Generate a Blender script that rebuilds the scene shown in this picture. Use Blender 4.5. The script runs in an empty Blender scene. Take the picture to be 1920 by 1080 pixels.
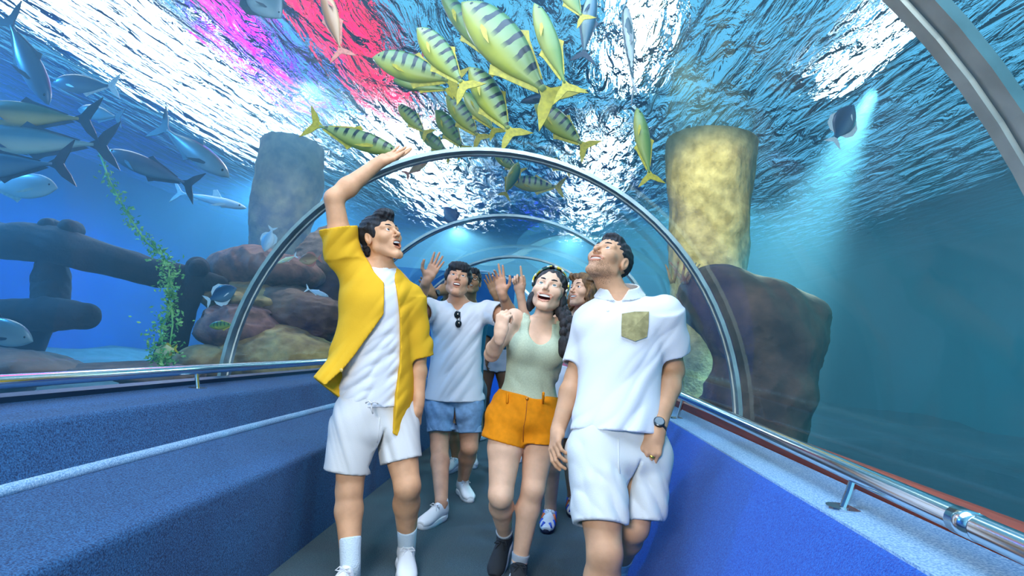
import bpy, bmesh, math, random
import numpy as np
from mathutils import Vector, Matrix

scene = bpy.context.scene
COL = scene.collection
PI = math.pi

# ------------------------------------------------------------------ camera
TR = 1.55                                   # tunnel radius
CAM = np.array([0.4484, 0.0, 1.08])
FPX = 1000.0
def _axes(yaw, pit, rol):
    cy, sy, cp, sp, cr, sr = math.cos(yaw), math.sin(yaw), math.cos(pit), math.sin(pit), math.cos(rol), math.sin(rol)
    fwd = np.array([sy * cp, cy * cp, sp]); right = np.array([cy, -sy, 0.0]); up = np.cross(right, fwd)
    return right * cr - up * sr, fwd, right * sr + up * cr
CR, CF, CU = _axes(-0.0824, 0.1080, -0.0900)
def at(px, py, y):
    """the point of the place that the photograph shows at (px, py), at distance y along the tunnel"""
    d = CR * (px - 960) / FPX + CF - CU * (py - 540) / FPX
    return CAM + d * (y / d[1])
def at_z(px, py, z):
    d = CR * (px - 960) / FPX + CF - CU * (py - 540) / FPX
    return CAM + d * ((z - CAM[2]) / d[2])
camd = bpy.data.cameras.new('camera'); cam = bpy.data.objects.new('camera', camd); COL.objects.link(cam)
camd.sensor_width = 36.0; camd.lens = 36.0 * FPX / 1920.0
camd.clip_start = 0.02
cam.matrix_world = Matrix(((CR[0], CU[0], -CF[0], CAM[0]), (CR[1], CU[1], -CF[1], CAM[1]), (CR[2], CU[2], -CF[2], CAM[2]), (0, 0, 0, 1)))
scene.camera = cam

# ------------------------------------------------------------------ light
vs = scene.view_settings
vs.view_transform = 'Standard'; vs.look = 'None'; vs.gamma = 1.0; vs.use_curve_mapping = False
vs.exposure = 0.22
scene.cycles.use_denoising = True
scene.cycles.caustics_refractive = False
scene.cycles.caustics_reflective = False
scene.cycles.max_bounces = 8
scene.cycles.transparent_max_bounces = 12
scene.cycles.sample_clamp_indirect = 4.0
scene.cycles.volume_bounces = 0
world = bpy.data.worlds.new('world'); scene.world = world; world.use_nodes = True
bg = world.node_tree.nodes['Background']; bg.inputs[0].default_value = (0.12, 0.49, 0.76, 1); bg.inputs[1].default_value = 1.3

def area(name, loc, target, size, size_y, power, color):
    d = bpy.data.lights.new(name, 'AREA'); d.shape = 'RECTANGLE'; d.size = size; d.size_y = size_y
    d.energy = power; d.color = color
    o = bpy.data.objects.new(name, d); COL.objects.link(o); o.location = loc
    o.rotation_euler = (Vector(target) - Vector(loc)).to_track_quat('-Z', 'Y').to_euler()
    return o
def spot(name, loc, target, power, color, angle, blend=0.6, radius=0.15):
    d = bpy.data.lights.new(name, 'SPOT'); d.energy = power; d.color = color; d.spot_size = math.radians(angle)
    d.spot_blend = blend; d.shadow_soft_size = radius
    o = bpy.data.objects.new(name, d); COL.objects.link(o); o.location = loc
    o.rotation_euler = (Vector(target) - Vector(loc)).to_track_quat('-Z', 'Y').to_euler()
    return o
# the photographer's soft light beside the camera
area('photo_light', (-0.40, -1.4, 1.98), (0.35, 2.9, 1.0), 0.9, 0.5, 82, (1.0, 0.97, 0.95))
# fill lamps added under the surface, which blocks light from the lamps above
area('tank_fill_near', (-0.1, 1.7, 3.9), (0.0, 2.2, 0), 3.2, 2.6, 235, (0.64, 0.76, 1.0))
for nm, x, y, pw, c in (('tank_fill_left', -6.4, 3.2, 1100, (0.06, 0.42, 1.0)), ('tank_fill_left_far', -4.98, 9.9, 1300, (0.16, 0.56, 1.0)),
                        ('tank_fill_right_far', 3.08, 9.4, 520, (0.35, 0.90, 1.0)), ('tank_fill_right', 7.0, 4.4, 520, (0.03, 0.72, 0.85)),
                        ('tank_fill_rocks', -2.6, 5.8, 190, (0.75, 0.88, 1.0)), ('tank_flood_far', 0.71, 13.2, 420, (0.55, 0.92, 1.0)), ('tank_flood_far_left', -2.1, 13.0, 560, (0.55, 0.90, 1.0))):  # rocks fill added to brighten column and rocks; far pair shows as white glows
    spot(nm, (x, y, 3.9), (x, y, 0), pw, c, 168, 0.4, 0.08)
spot('tank_spot_column', (1.4, 4.6, 3.8), (2.6, 7.0, 2.6), 420, (1.0, 0.90, 0.55), 60)
spot('tank_spot_beam', tuple(at_z(1640, 165, 3.92)), tuple(at(1430, 600, 5.6)), 4200, (0.50, 0.95, 1.0), 36, 1.0, 0.06)

# ------------------------------------------------------------------ materials
MATS = {}
def lin(c):
    return tuple(((v / 12.92) if v <= 0.04045 else ((v + 0.055) / 1.055) ** 2.4) for v in c)
def srgb(h):
    return lin(tuple(int(h[i:i + 2], 16) / 255 for i in (0, 2, 4)))
def mat(name, color, rough=0.6, metal=0.0, vary=0.0, scale=20.0, bump=0.0, bscale=None, stretch=(1, 1, 1), color2=None, sss=0.0, spec=0.5, contrast=(0.35, 0.65), sheen=0.0, coat=0.0, detail=4.0):
    if name in MATS: return MATS[name]
    m = bpy.data.materials.new(name); m.use_nodes = True
    nt = m.node_tree; b = nt.nodes['Principled BSDF']
    b.inputs['Base Color'].default_value = (*color, 1); b.inputs['Roughness'].default_value = rough
    b.inputs['Metallic'].default_value = metal; b.inputs['Specular IOR Level'].default_value = spec
    if sheen: b.inputs['Sheen Weight'].default_value = sheen
    if coat: b.inputs['Coat Weight'].default_value = coat
    if sss:
        b.inputs['Subsurface Weight'].default_value = sss; b.inputs['Subsurface Radius'].default_value = (1.0, 0.35, 0.2)
        b.inputs['Subsurface Scale'].default_value = 0.01
    if vary or bump or color2:
        tc = nt.nodes.new('ShaderNodeTexCoord'); mp = nt.nodes.new('ShaderNodeMapping'); mp.inputs['Scale'].default_value = stretch
        nt.links.new(tc.outputs['Object'], mp.inputs[0])
        nz = nt.nodes.new('ShaderNodeTexNoise'); nz.inputs['Scale'].default_value = scale; nz.inputs['Detail'].default_value = detail
        nt.links.new(mp.outputs[0], nz.inputs['Vector'])
        if vary or color2:
            cr = nt.nodes.new('ShaderNodeValToRGB')
            c2 = color2 if color2 else tuple(min(1, v * (1 + vary)) for v in color)
            c1 = color if color2 else tuple(v * (1 - vary) for v in color)
            cr.color_ramp.elements[0].position = contrast[0]; cr.color_ramp.elements[1].position = contrast[1]
            cr.color_ramp.elements[0].color = (*c1, 1); cr.color_ramp.elements[1].color = (*c2, 1)
            nt.links.new(nz.outputs[0], cr.inputs[0]); nt.links.new(cr.outputs[0], b.inputs['Base Color'])
        if bump:
            n2 = nz
            if bscale:
                n2 = nt.nodes.new('ShaderNodeTexNoise'); n2.inputs['Scale'].default_value = bscale; n2.inputs['Detail'].default_value = detail
                nt.links.new(mp.outputs[0], n2.inputs['Vector'])
            bp = nt.nodes.new('ShaderNodeBump'); bp.inputs['Strength'].default_value = bump; bp.inputs['Distance'].default_value = 0.01
            nt.links.new(n2.outputs[0], bp.inputs['Height']); nt.links.new(bp.outputs[0], b.inputs['Normal'])
    MATS[name] = m
    return m
def emit(name, color, strength):
    if name in MATS: return MATS[name]
    m = bpy.data.materials.new(name); m.use_nodes = True; nt = m.node_tree; nt.nodes.clear()
    o = nt.nodes.new('ShaderNodeOutputMaterial'); e = nt.nodes.new('ShaderNodeEmission')
    e.inputs[0].default_value = (*color, 1); e.inputs[1].default_value = strength
    nt.links.new(e.outputs[0], o.inputs[0]); MATS[name] = m
    return m

# ------------------------------------------------------------------ objects
def obj(name, verts, faces, m=None, parent=None, smooth=False, fmats=None):
    me = bpy.data.meshes.new(name)
    me.from_pydata([tuple(map(float, v)) for v in verts], [], [tuple(map(int, f)) for f in faces])
    for mm in (m if isinstance(m, (list, tuple)) else [m]):
        if mm: me.materials.append(mm)
    if fmats is not None: me.polygons.foreach_set('material_index', np.asarray(fmats, dtype=np.int32))
    if smooth: me.polygons.foreach_set('use_smooth', [True] * len(me.polygons))
    me.update()
    o = bpy.data.objects.new(name, me); COL.objects.link(o)
    if parent: o.parent = parent
    return o
def tag(o, label=None, cat=None, group=None, kind=None):
    if label: o['label'] = label
    if cat: o['category'] = cat
    if group: o['group'] = group
    if kind: o['kind'] = kind
    return o
def empty(name, loc=(0, 0, 0)):
    o = bpy.data.objects.new(name, None); COL.objects.link(o); o.location = loc
    return o
class MB:
    """collects verts and faces of one mesh"""
    def __init__(s): s.v = []; s.f = []; s.m = []
    def add(s, v, f, mi=0):
        n = len(s.v); s.v += [tuple(map(float, p)) for p in v]; s.f += [tuple(int(i) + n for i in q) for q in f]; s.m += [mi] * len(f)
    def box(s, lo, hi, mi=0):
        x0, y0, z0 = lo; x1, y1, z1 = hi
        s.add([(x0, y0, z0), (x1, y0, z0), (x1, y1, z0), (x0, y1, z0), (x0, y0, z1), (x1, y0, z1), (x1, y1, z1), (x0, y1, z1)],
              [(0, 3, 2, 1), (4, 5, 6, 7), (0, 1, 5, 4), (1, 2, 6, 5), (2, 3, 7, 6), (3, 0, 4, 7)], mi)
    def tube(s, pts, rad, n=12, mi=0, cap=True, squash=None):
        pts = [np.array(p, float) for p in pts]; rad = rad if hasattr(rad, '__len__') else [rad] * len(pts)
        ref = None; v = []; f = []
        for i, p in enumerate(pts):
            t = pts[min(i + 1, len(pts) - 1)] - pts[max(i - 1, 0)]; t /= (np.linalg.norm(t) + 1e-12)
            if ref is None:
                ref = np.cross(t, (0, 0, 1.0)); ref = np.cross(t, (1.0, 0, 0)) if np.linalg.norm(ref) < 0.1 else ref
            a = ref - t * (ref @ t); a /= np.linalg.norm(a); ref = a; b = np.cross(t, a)
            for k in range(n):
                th = 2 * PI * k / n
                v.append(p + rad[i] * (a * math.cos(th) + b * math.sin(th) * (squash or 1)))
        for i in range(len(pts) - 1):
            for k in range(n):
                f.append((i * n + k, i * n + (k + 1) % n, (i + 1) * n + (k + 1) % n, (i + 1) * n + k))
        if cap: f.append(tuple(reversed(range(n)))); f.append(tuple(range((len(pts) - 1) * n, len(pts) * n)))
        s.add(v, f, mi)
    def ellipsoid(s, c, r, nu=12, nv=8, mi=0, M=None):
        c = np.array(c, float); v = []; f = []
        for j in range(nv + 1):
            ph = PI * j / nv
            for i in range(nu):
                th = 2 * PI * i / nu
                p = np.array([r[0] * math.sin(ph) * math.cos(th), r[1] * math.sin(ph) * math.sin(th), r[2] * math.cos(ph)])
                v.append(c + (M @ p if M is not None else p))
        for j in range(nv):
            for i in range(nu):
                f.append((j * nu + i, (j + 1) * nu + i, (j + 1) * nu + (i + 1) % nu, j * nu + (i + 1) % nu))
        s.add(v, f, mi)
    def build(s, name, m, parent=None, smooth=False):
        return obj(name, s.v, s.f, m, parent, smooth, s.m if isinstance(m, (list, tuple)) else None)

# ------------------------------------------------------------------ tunnel shell
ZC = 0.7065
Y0, Y1 = -2.6, 10.0
def xo(y): return 0.0 if y < 6.0 else -0.12 * (y - 6.0) ** 2
ys = [Y0] + [Y0 + 0.6 * i for i in range(1, 15)] + [6.2 + 0.38 * i for i in range(0, 11)]
ys = sorted(set(round(y, 3) for y in ys if y <= Y1)); ys.append(Y1) if ys[-1] < Y1 else None
def sweep(name, profile, m, smooth=False, y0=Y0, y1=Y1, closed=False, parent=None):
    yy = [y for y in ys if y0 <= y <= y1]; yy = [y0] + [y for y in yy if y > y0 + 1e-3 and y < y1 - 1e-3] + [y1]
    n = len(profile); v = []; f = []
    for y in yy:
        for (x, z) in profile: v.append((x + xo(y), y, z))
    for i in range(len(yy) - 1):
        for k in range(n if closed else n - 1):
            k2 = (k + 1) % n
            f.append((i * n + k, (i + 1) * n + k, (i + 1) * n + k2, i * n + k2))
    if closed: f.append(tuple(range(n))); f.append(tuple(reversed(range((len(yy) - 1) * n, len(yy) * n))))
    return obj(name, v, f, m, parent, smooth)

def carpet(name, c1, c2, bump=0.9):
    return mat(name, c1, 0.95, color2=c2, scale=190, bump=bump * .7, bscale=300, contrast=(0.34, 0.68), spec=0.15, sheen=0.15)
carpet_wall = carpet('wall_carpet', srgb('082e58'), srgb('3670a4'))
carpet_blue = carpet('wall_carpet_blue', srgb('0640a0'), srgb('1a6ac8'))
carpet_floor = carpet('floor_carpet', srgb('203a46'), srgb('40626c'))
steel = mat('stainless_steel', (0.75, 0.76, 0.78), 0.16, 1.0)
brushed = mat('brushed_steel', (0.44, 0.50, 0.47), 0.42, 1.0, vary=0.15, scale=9)

def rnd_corner(p0, p1, p2, r, n=4):
    p0, p1, p2 = map(np.array, (p0, p1, p2)); a = (p0 - p1) / np.linalg.norm(p0 - p1); b = (p2 - p1) / np.linalg.norm(p2 - p1)
    s, e = p1 + a * r, p1 + b * r
    return [tuple((1 - t) ** 2 * s + 2 * t * (1 - t) * p1 + t * t * e) for t in np.linspace(0, 1, n)]
def rounded(pts, r):
    out = [pts[0]]
    for i in range(1, len(pts) - 1): out += rnd_corner(pts[i - 1], pts[i], pts[i + 1], r)
    return out + [pts[-1]]
floor = sweep('floor', [(-1.0, 0), (1.05, 0)], carpet_floor); tag(floor, kind='structure')
wl = sweep('wall_left', rounded([(-0.69, -0.02), (-0.715, 0.455), (-1.13, 0.515), (-1.19, 0.705), (-1.56, 0.715)], 0.025), carpet_wall, True); tag(wl, kind='structure')
lip = sweep('trim_1', [(-1.125 + 0.022 * math.cos(t), 0.520 + 0.022 * math.sin(t)) for t in np.linspace(0, 2 * PI, 9)[:-1]], carpet('ledge_lit_lip_carpet', srgb('6498c8'), srgb('b4d8ee')), True, closed=True); tag(lip, kind='structure')  # lip coloured paler to stand for light caught along the rounded edge
wr = sweep('wall_right', rounded([(0.87, -0.02), (1.22, 0.70), (1.50, 0.725)], 0.03), carpet_blue, True); tag(wr, kind='structure')
ledge = sweep('trim_2', [(1.235, 0.706), (1.44, 0.730), (1.44, 0.722), (1.235, 0.698)], carpet('ledge_lit_lip_carpet', srgb('6498c8'), srgb('b4d8ee')), closed=True); tag(ledge, kind='structure')
wood = mat('red_wood', srgb('8a3216'), 0.45, vary=0.3, scale=30, stretch=(1, 0.1, 1))
tr3 = sweep('trim_3', [(1.445, 0.71), (1.445, 0.778), (1.49, 0.798), (1.51, 0.798), (1.51, 0.71)], wood, closed=True); tag(tr3, kind='structure')
tr4 = sweep('trim_4', [(-1.52, 0.69), (-1.52, 0.745), (-1.49, 0.735), (-1.49, 0.69)], mat('dark_sill', srgb('1a3a55'), 0.5), closed=True); tag(tr4, kind='structure')
# the end of the tunnel
wb = MB()
e0 = xo(Y1)
wb.box((e0 - 1.6, Y1, -0.02), (e0 + 1.6, Y1 + 0.08, 2.4))
tag(wb.build('wall_back', mat('end_blue', srgb('0d64a8'), 0.7)), kind='structure')
pe = MB()
pp = [(-1.35, 0.7), (-1.2, 1.45), (-0.6, 1.98), (0.6, 1.98), (1.2, 1.45), (1.35, 0.7)]
pe.tube([(e0 + x, Y1 - 0.03, z) for x, z in pp], 0.03, 8)
tag(pe.build('trim_5', mat('pale_trim', srgb('a9cfe0'), 0.4)), kind='structure')

# acrylic panes between the hoops
def acrylic_mat():
    m = bpy.data.materials.new('acrylic'); m.use_nodes = True; nt = m.node_tree; nt.nodes.clear()
    o = nt.nodes.new('ShaderNodeOutputMaterial'); t = nt.nodes.new('ShaderNodeBsdfTransparent'); g = nt.nodes.new('ShaderNodeBsdfGlossy')
    t.inputs[0].default_value = (0.93, 0.98, 0.98, 1); g.inputs[0].default_value = (0.9, 1, 1, 1); g.inputs[1].default_value = 0.03
    lw = nt.nodes.new('ShaderNodeLayerWeight'); lw.inputs[0].default_value = 0.5; pw = nt.nodes.new('ShaderNodeMath'); pw.operation = 'POWER'; pw.inputs[1].default_value = 5.0
    fr = nt.nodes.new('ShaderNodeMath'); fr.operation = 'MULTIPLY_ADD'; fr.inputs[1].default_value = 0.55; fr.inputs[2].default_value = 0.02; mx = nt.nodes.new('ShaderNodeMixShader')
    nt.links.new(lw.outputs['Facing'], pw.inputs[0]); nt.links.new(pw.outputs[0], fr.inputs[0]); nt.links.new(fr.outputs[0], mx.inputs[0]); nt.links.new(t.outputs[0], mx.inputs[1]); nt.links.new(g.outputs[0], mx.inputs[2]); nt.links.new(mx.outputs[0], o.inputs[0])
    return m
acr = acrylic_mat()
hoops = [1.10, 3.188, 4.99, 6.79, 8.59]
hoop_dz = [0, 0, 0.045, -0.04, -0.02]
TH = np.linspace(math.radians(-4), math.radians(184), 49)
edges_y = [Y0] + hoops + [Y1]
for i in range(len(edges_y) - 1):
    p = sweep('window_%d' % (i + 1), [((TR + 0.02) * math.cos(t), ZC + (TR + 0.02) * math.sin(t) * 1.013) for t in TH], acr, True, edges_y[i], edges_y[i + 1])
    tag(p, kind='structure')
hoop_labels = ['wide pale steel hoop crossing the top right corner, nearest of the tunnel hoops',
               'steel hoop of the tunnel rising behind the four front walkers',
               'steel hoop of the tunnel passing just above the black haired man in white',
               'small steel hoop of the tunnel behind the raised hands',
               'smallest and farthest steel hoop of the tunnel where it bends left']
THH = np.linspace(math.radians(1.2), math.radians(178.8), 49)
for i, y in enumerate(hoops):
    w = 0.105 if i else 0.085
    x0 = xo(y); sl = -0.24 * max(0, y - 6.0); ang = math.atan(sl)
    v = []; f = []
    n = len(THH)
    for t in THH:
        for rr, dy in ((TR, -w / 2), (TR - 0.022, -w / 2), (TR - 0.022, -w / 2 + 0.03), (TR - 0.014, -w / 2 + 0.034), (TR - 0.014, w / 2 - 0.034), (TR - 0.022, w / 2 - 0.03), (TR - 0.022, w / 2), (TR, w / 2)):
            x = rr * math.cos(t); z = rr * math.sin(t) * 1.013
            v.append((x * math.cos(ang) - dy * math.sin(ang), x * math.sin(ang) + dy * math.cos(ang), z))
    for a in range(n - 1):
        for k in range(8):
            f.append((a * 8 + k, a * 8 + (k + 1) % 8, (a + 1) * 8 + (k + 1) % 8, (a + 1) * 8 + k))
    f.append(tuple(range(8))); f.append(tuple(reversed(range((n - 1) * 8, n * 8))))
    h = obj('tunnel_hoop', v, f, brushed); h.location = (x0, y, ZC + hoop_dz[i])
    if i == 0: h.rotation_euler = (math.radians(5), 0, 0)
    tag(h, hoop_labels[i], 'hoop', 'steel hoops of the tunnel')

# handrails
def handrail(name, pts, r, brackets, label, joint=None):
    root = empty(name, pts[0]); off = np.array(pts[0])
    b = MB(); b.tube([np.array(p) - off for p in pts], r, 20); b.build('tube', steel, root, True)
    for (base, top) in brackets:
        q = MB(); q.tube([np.array(base) - off, np.array(base) - off + (0, 0, 0.012)], 0.045, 18)
        q.tube([np.array(base) - off + (0, 0, 0.01), (np.array(base) + np.array(top)) / 2 - off + (0, 0, 0.0), np.array(top) - off], 0.011, 10)
        q.build('bracket', steel, root, False)
    if joint is not None:
        q = MB(); q.tube([np.array(p) - off for p in joint], r * 1.06, 20); q.build('joint_sleeve', steel, root, True)
    return tag(root, label, 'handrail')
yl = [Y0] + [y for y in ys if y > Y0 + .1 and y < 9.6]
handrail('handrail', [(-1.42 + xo(y), y, 0.795 + 0.004 * y) for y in yl], 0.026,
         [((-1.40, y, 0.70), (-1.42, y, 0.795)) for y in (0.85, 2.75, 4.65, 6.4)], 'polished steel handrail along the bench wall beside the yellow shirt')
handrail('handrail', [(1.33 + xo(y), y, 0.775 + 0.022 * y) for y in yl], 0.027,
         [((1.30, y, 0.705), (1.33, y, 0.775 + 0.022 * y)) for y in (-0.4, 1.62, 3.6, 5.6)], 'polished steel handrail above the blue carpeted wall, reddish wood behind it',
         [(1.33, 1.18, 0.801), (1.33, 1.24, 0.802)])

# ------------------------------------------------------------------ tank
XL, XR, YB, ZS, ZF = -9.0, 8.5, 19.0, 4.0, -0.4
def paint(name, c, c2): return mat(name, c, 0.9, color2=c2, scale=0.6, contrast=(0.3, 0.7))
tb = MB(); tb.box((XL - 0.1, -3, ZF), (XL, YB, ZS + 1)); tag(tb.build('wall_tank_left', paint('tank_blue', srgb('0446b8'), srgb('0a66dc'))), kind='structure')
tb = MB(); tb.box((XR, -3, ZF), (XR + 0.1, YB, ZS + 1)); tag(tb.build('wall_tank_right', paint('tank_teal', srgb('025868'), srgb('047a88'))), kind='structure')
tb = MB(); tb.box((XL - 0.1, YB, ZF), (XR + 0.1, YB + 0.1, ZS + 1)); tag(tb.build('wall_tank_back', paint('tank_mid', srgb('0462b0'), srgb('087cb8'))), kind='structure')
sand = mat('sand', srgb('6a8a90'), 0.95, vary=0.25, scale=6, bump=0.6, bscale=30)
sv = []; sf = []; rng = random.Random(4)
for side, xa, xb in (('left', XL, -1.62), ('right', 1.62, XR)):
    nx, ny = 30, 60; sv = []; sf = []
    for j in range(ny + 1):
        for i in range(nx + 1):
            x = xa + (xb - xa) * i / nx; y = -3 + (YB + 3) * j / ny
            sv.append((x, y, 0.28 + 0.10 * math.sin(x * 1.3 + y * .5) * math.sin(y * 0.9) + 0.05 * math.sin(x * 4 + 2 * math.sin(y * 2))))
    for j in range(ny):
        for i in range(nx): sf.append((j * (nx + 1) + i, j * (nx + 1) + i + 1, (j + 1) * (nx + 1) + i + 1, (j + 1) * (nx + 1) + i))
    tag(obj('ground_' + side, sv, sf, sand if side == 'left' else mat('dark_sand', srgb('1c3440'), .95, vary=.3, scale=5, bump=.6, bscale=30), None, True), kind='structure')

# the body of water: a solid with the tunnel cut out of it
def water_mat():
    m = bpy.data.materials.new('water_volume'); m.use_nodes = True; nt = m.node_tree; nt.nodes.clear()
    o = nt.nodes.new('ShaderNodeOutputMaterial')
    s = nt.nodes.new('ShaderNodeVolumeScatter'); s.inputs['Color'].default_value = (0.42, 0.80, 1.0, 1); s.inputs['Density'].default_value = 0.075; s.inputs['Anisotropy'].default_value = 0.25
    a = nt.nodes.new('ShaderNodeVolumeAbsorption'); a.inputs['Color'].default_value = (0.05, 0.66, 1.0, 1); a.inputs['Density'].default_value = 0.06
    d = nt.nodes.new('ShaderNodeAddShader'); nt.links.new(s.outputs[0], d.inputs[0]); nt.links.new(a.outputs[0], d.inputs[1]); nt.links.new(d.outputs[0], o.inputs['Volume'])
    return m
WR = TR + 0.05
prof = [(XL, ZF - .05), (-WR, ZF - .05), (-WR, ZC)] + [(-WR * math.cos(t), ZC + WR * 1.013 * math.sin(t)) for t in np.linspace(0, PI, 33)[1:-1]] + [(WR, ZC), (WR, ZF - .05), (XR, ZF - .05), (XR, ZS - .03), (XL, ZS - .03)]
def water_body():
    yy = [y for y in ys if y < Y1 - .05] + [Y1 + 0.2]; n = len(prof); v = []; f = []
    yy2 = [-2.9] + yy[1:]
    for y in yy2:
        for (x, z) in prof:
            ox = xo(min(y, Y1)) if abs(x) <= WR + 1e-6 else 0
            v.append((x + ox, y, z))
    for i in range(len(yy2) - 1):
        for k in range(n): f.append((i * n + k, (i + 1) * n + k, (i + 1) * n + (k + 1) % n, i * n + (k + 1) % n))
    f.append(tuple(range(n)))
    # the far end: inner hole closed and carried to the back wall
    L = (len(yy2) - 1) * n
    hole = list(range(1, n - 3))
    f.append(tuple(L + k for k in hole))
    b = len(v)
    for (x, z) in ((XL, ZF - .05), (XR, ZF - .05), (XR, ZS - .03), (XL, ZS - .03)): v.append((x, YB - .02, z))
    c0, c1, c2, c3 = L + 0, L + n - 3, L + n - 2, L + n - 1
    f.append((b + 3, b + 2, b + 1, b)); f.append((c3, c2, b + 2, b + 3)); f.append((c2, c1, b + 1, b + 2)); f.append((c0, c3, b + 3, b))
    f.append(tuple([c1] + [L + hole[-1], L + hole[0]] + [c0, b, b + 1]))
    return obj('water', v, f, water_mat())
wat = water_body(); tag(wat, kind='structure')

# the rippled surface seen from below
def surface_mat():
    m = bpy.data.materials.new('water_surface'); m.use_nodes = True; nt = m.node_tree; nt.nodes.clear()
    o = nt.nodes.new('ShaderNodeOutputMaterial'); g = nt.nodes.new('ShaderNodeBsdfGlass'); g.inputs['IOR'].default_value = 1.08; g.inputs['Roughness'].default_value = 0.02
    g.inputs[0].default_value = (0.85, 0.95, 1.0, 1)
    tc = nt.nodes.new('ShaderNodeTexCoord'); mp = nt.nodes.new('ShaderNodeMapping'); mp.inputs['Scale'].default_value = (1.0, 0.28, 1)
    nt.links.new(tc.outputs['Object'], mp.inputs[0])
    n1 = nt.nodes.new('ShaderNodeTexNoise'); n1.inputs['Scale'].default_value = 6.0; n1.inputs['Detail'].default_value = 5; n1.inputs['Distortion'].default_value = 0.6
    nt.links.new(mp.outputs[0], n1.inputs['Vector'])
    bp = nt.nodes.new('ShaderNodeBump'); bp.inputs['Strength'].default_value = 1.0; bp.inputs['Distance'].default_value = 0.38
    nt.links.new(n1.outputs[0], bp.inputs['Height']); nt.links.new(bp.outputs[0], g.inputs['Normal']); nt.links.new(g.outputs[0], o.inputs[0])
    return m
tag(obj('water_surface', [(XL, -3, ZS), (XR, -3, ZS), (XR, YB, ZS), (XL, YB, ZS)], [(0, 1, 2, 3)], surface_mat()), kind='structure')

# lamps hung over the water
def lamp(cx, cy, w, l, z, color, strength, label, rot=0.0):
    root = empty('hanging_lamp', (cx, cy, z)); root.rotation_euler = (0, 0, rot)
    b = MB(); b.box((-w / 2 - .05, -l / 2 - .05, 0.02), (w / 2 + .05, l / 2 + .05, 0.14)); b.build('housing', mat('lamp_housing', (0.05, 0.06, 0.07), 0.5), root)
    n = max(1, int(round(w / 0.42)))
    for i in range(n):
        xc = -w / 2 + (i + .5) * w / n; hw = w / n * .36
        b = MB(); b.box((xc - hw, -l / 2, 0.0), (xc + hw, l / 2, 0.02)); b.build('tube', emit('lamp_%s' % label[:18], color, strength), root)
    tag(root, label, 'lamp', 'lamps over the water')
lamp(-5.6, 8.0, 2.2, 7.0, 4.55, (0.85, 0.95, 1.0), 16.0, 'long white lamp glowing through the ripples above the left fish')
lamp(-2.8, 13.0, 1.6, 8.0, 4.55, (0.85, 0.97, 1.0), 40.0, 'white lamp glowing through the ripples behind the raised arm')
lamp(1.1, 13.5, 0.7, 9.0, 4.55, (0.85, 0.97, 1.0), 35.0, 'narrow white lamp glowing through ripples above the girl with the braid')
lamp(1.15, 5.9, 0.5, 2.4, 4.55, (0.9, 0.98, 1.0), 5.0, 'white lamp glowing through the ripples above the pale striped fish')
lamp(3.7, 6.0, 0.32, 1.8, 4.55, (0.85, 0.97, 1.0), 5.0, 'white lamp glowing through the ripples beside the nearest hoop')
lamp(-2.35, 6.8, 0.95, 4.6, 4.55, (1.0, 0.0, 0.05), 5.0, 'red lamp glowing through the ripples beside the golden fish')
lamp(-3.65, 5.7, 0.45, 1.2, 4.55, (1.0, 0.0, 0.6), 7.0, 'magenta lamp glowing through the ripples above the purple patch')
lamp(-3.9, 7.2, 0.8, 2.6, 4.55, (0.14, 0.0, 1.0), 14.0, 'violet lamp glowing through the ripples left of the red lamp')
lamp(-0.4, 15.5, 0.6, 2.4, 4.55, (0.03, 0.03, 1.0), 5.0, 'deep blue lamp glowing through the ripples high above the pointing hand')

gw = MB(); gw.box((-1.25, 2.6, 4.30), (-0.55, 4.75, 4.38))
tag(gw.build('backdrop', mat('dark_plank', (.02, .02, .03), .7)), 'dark gangway plank over the water above the golden fish', 'backdrop')  # plank added over the water as dark background to the fish

# ------------------------------------------------------------------ shapes from distance fields
F32 = np.float32
def V(*a): return np.array(a if len(a) > 1 else a[0], float)
def unit(v): v = np.asarray(v, float); return v / (np.linalg.norm(v) + 1e-12)
def smin(a, b, k):
    h = np.maximum(k - np.abs(a - b), 0) / k
    return np.minimum(a, b) - h * h * (k * 0.25)
def smax(a, b, k): return -smin(-a, -b, k)
def d_caps(X, Y, Z, a, b, ra, rb):
    ab = np.asarray(b, float) - a; L2 = ab @ ab + 1e-12
    px, py, pz = X - a[0], Y - a[1], Z - a[2]
    t = np.clip((px * ab[0] + py * ab[1] + pz * ab[2]) / L2, 0, 1)
    return np.sqrt((px - t * ab[0]) ** 2 + (py - t * ab[1]) ** 2 + (pz - t * ab[2]) ** 2) - (ra + t * (rb - ra))
def d_ell(X, Y, Z, c, r):
    x, y, z = (X - c[0]) / r[0], (Y - c[1]) / r[1], (Z - c[2]) / r[2]
    k0 = np.sqrt(x * x + y * y + z * z); k1 = np.sqrt((x / r[0]) ** 2 + (y / r[1]) ** 2 + (z / r[2]) ** 2) + 1e-9
    return k0 * (k0 - 1) / k1
def caps(a, b, ra, rb=None, k=0.02, op='u'):
    rb = ra if rb is None else rb; a = V(a); b = V(b); m = max(ra, rb)
    return (op, lambda X, Y, Z: d_caps(X, Y, Z, a, b, ra, rb), np.minimum(a, b) - m, np.maximum(a, b) + m, k)
def ball(c, r, k=0.02, op='u', M=None):
    c = V(c); r = V(r) if hasattr(r, '__len__') else V(r, r, r); m = r.max()
    def fn(X, Y, Z):
        if M is None: return d_ell(X, Y, Z, c, r)
        x, y, z = X - c[0], Y - c[1], Z - c[2]
        return d_ell(M[0, 0] * x + M[1, 0] * y + M[2, 0] * z, M[0, 1] * x + M[1, 1] * y + M[2, 1] * z, M[0, 2] * x + M[1, 2] * y + M[2, 2] * z, (0, 0, 0), r)
    return (op, fn, c - m, c + m, k)
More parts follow.
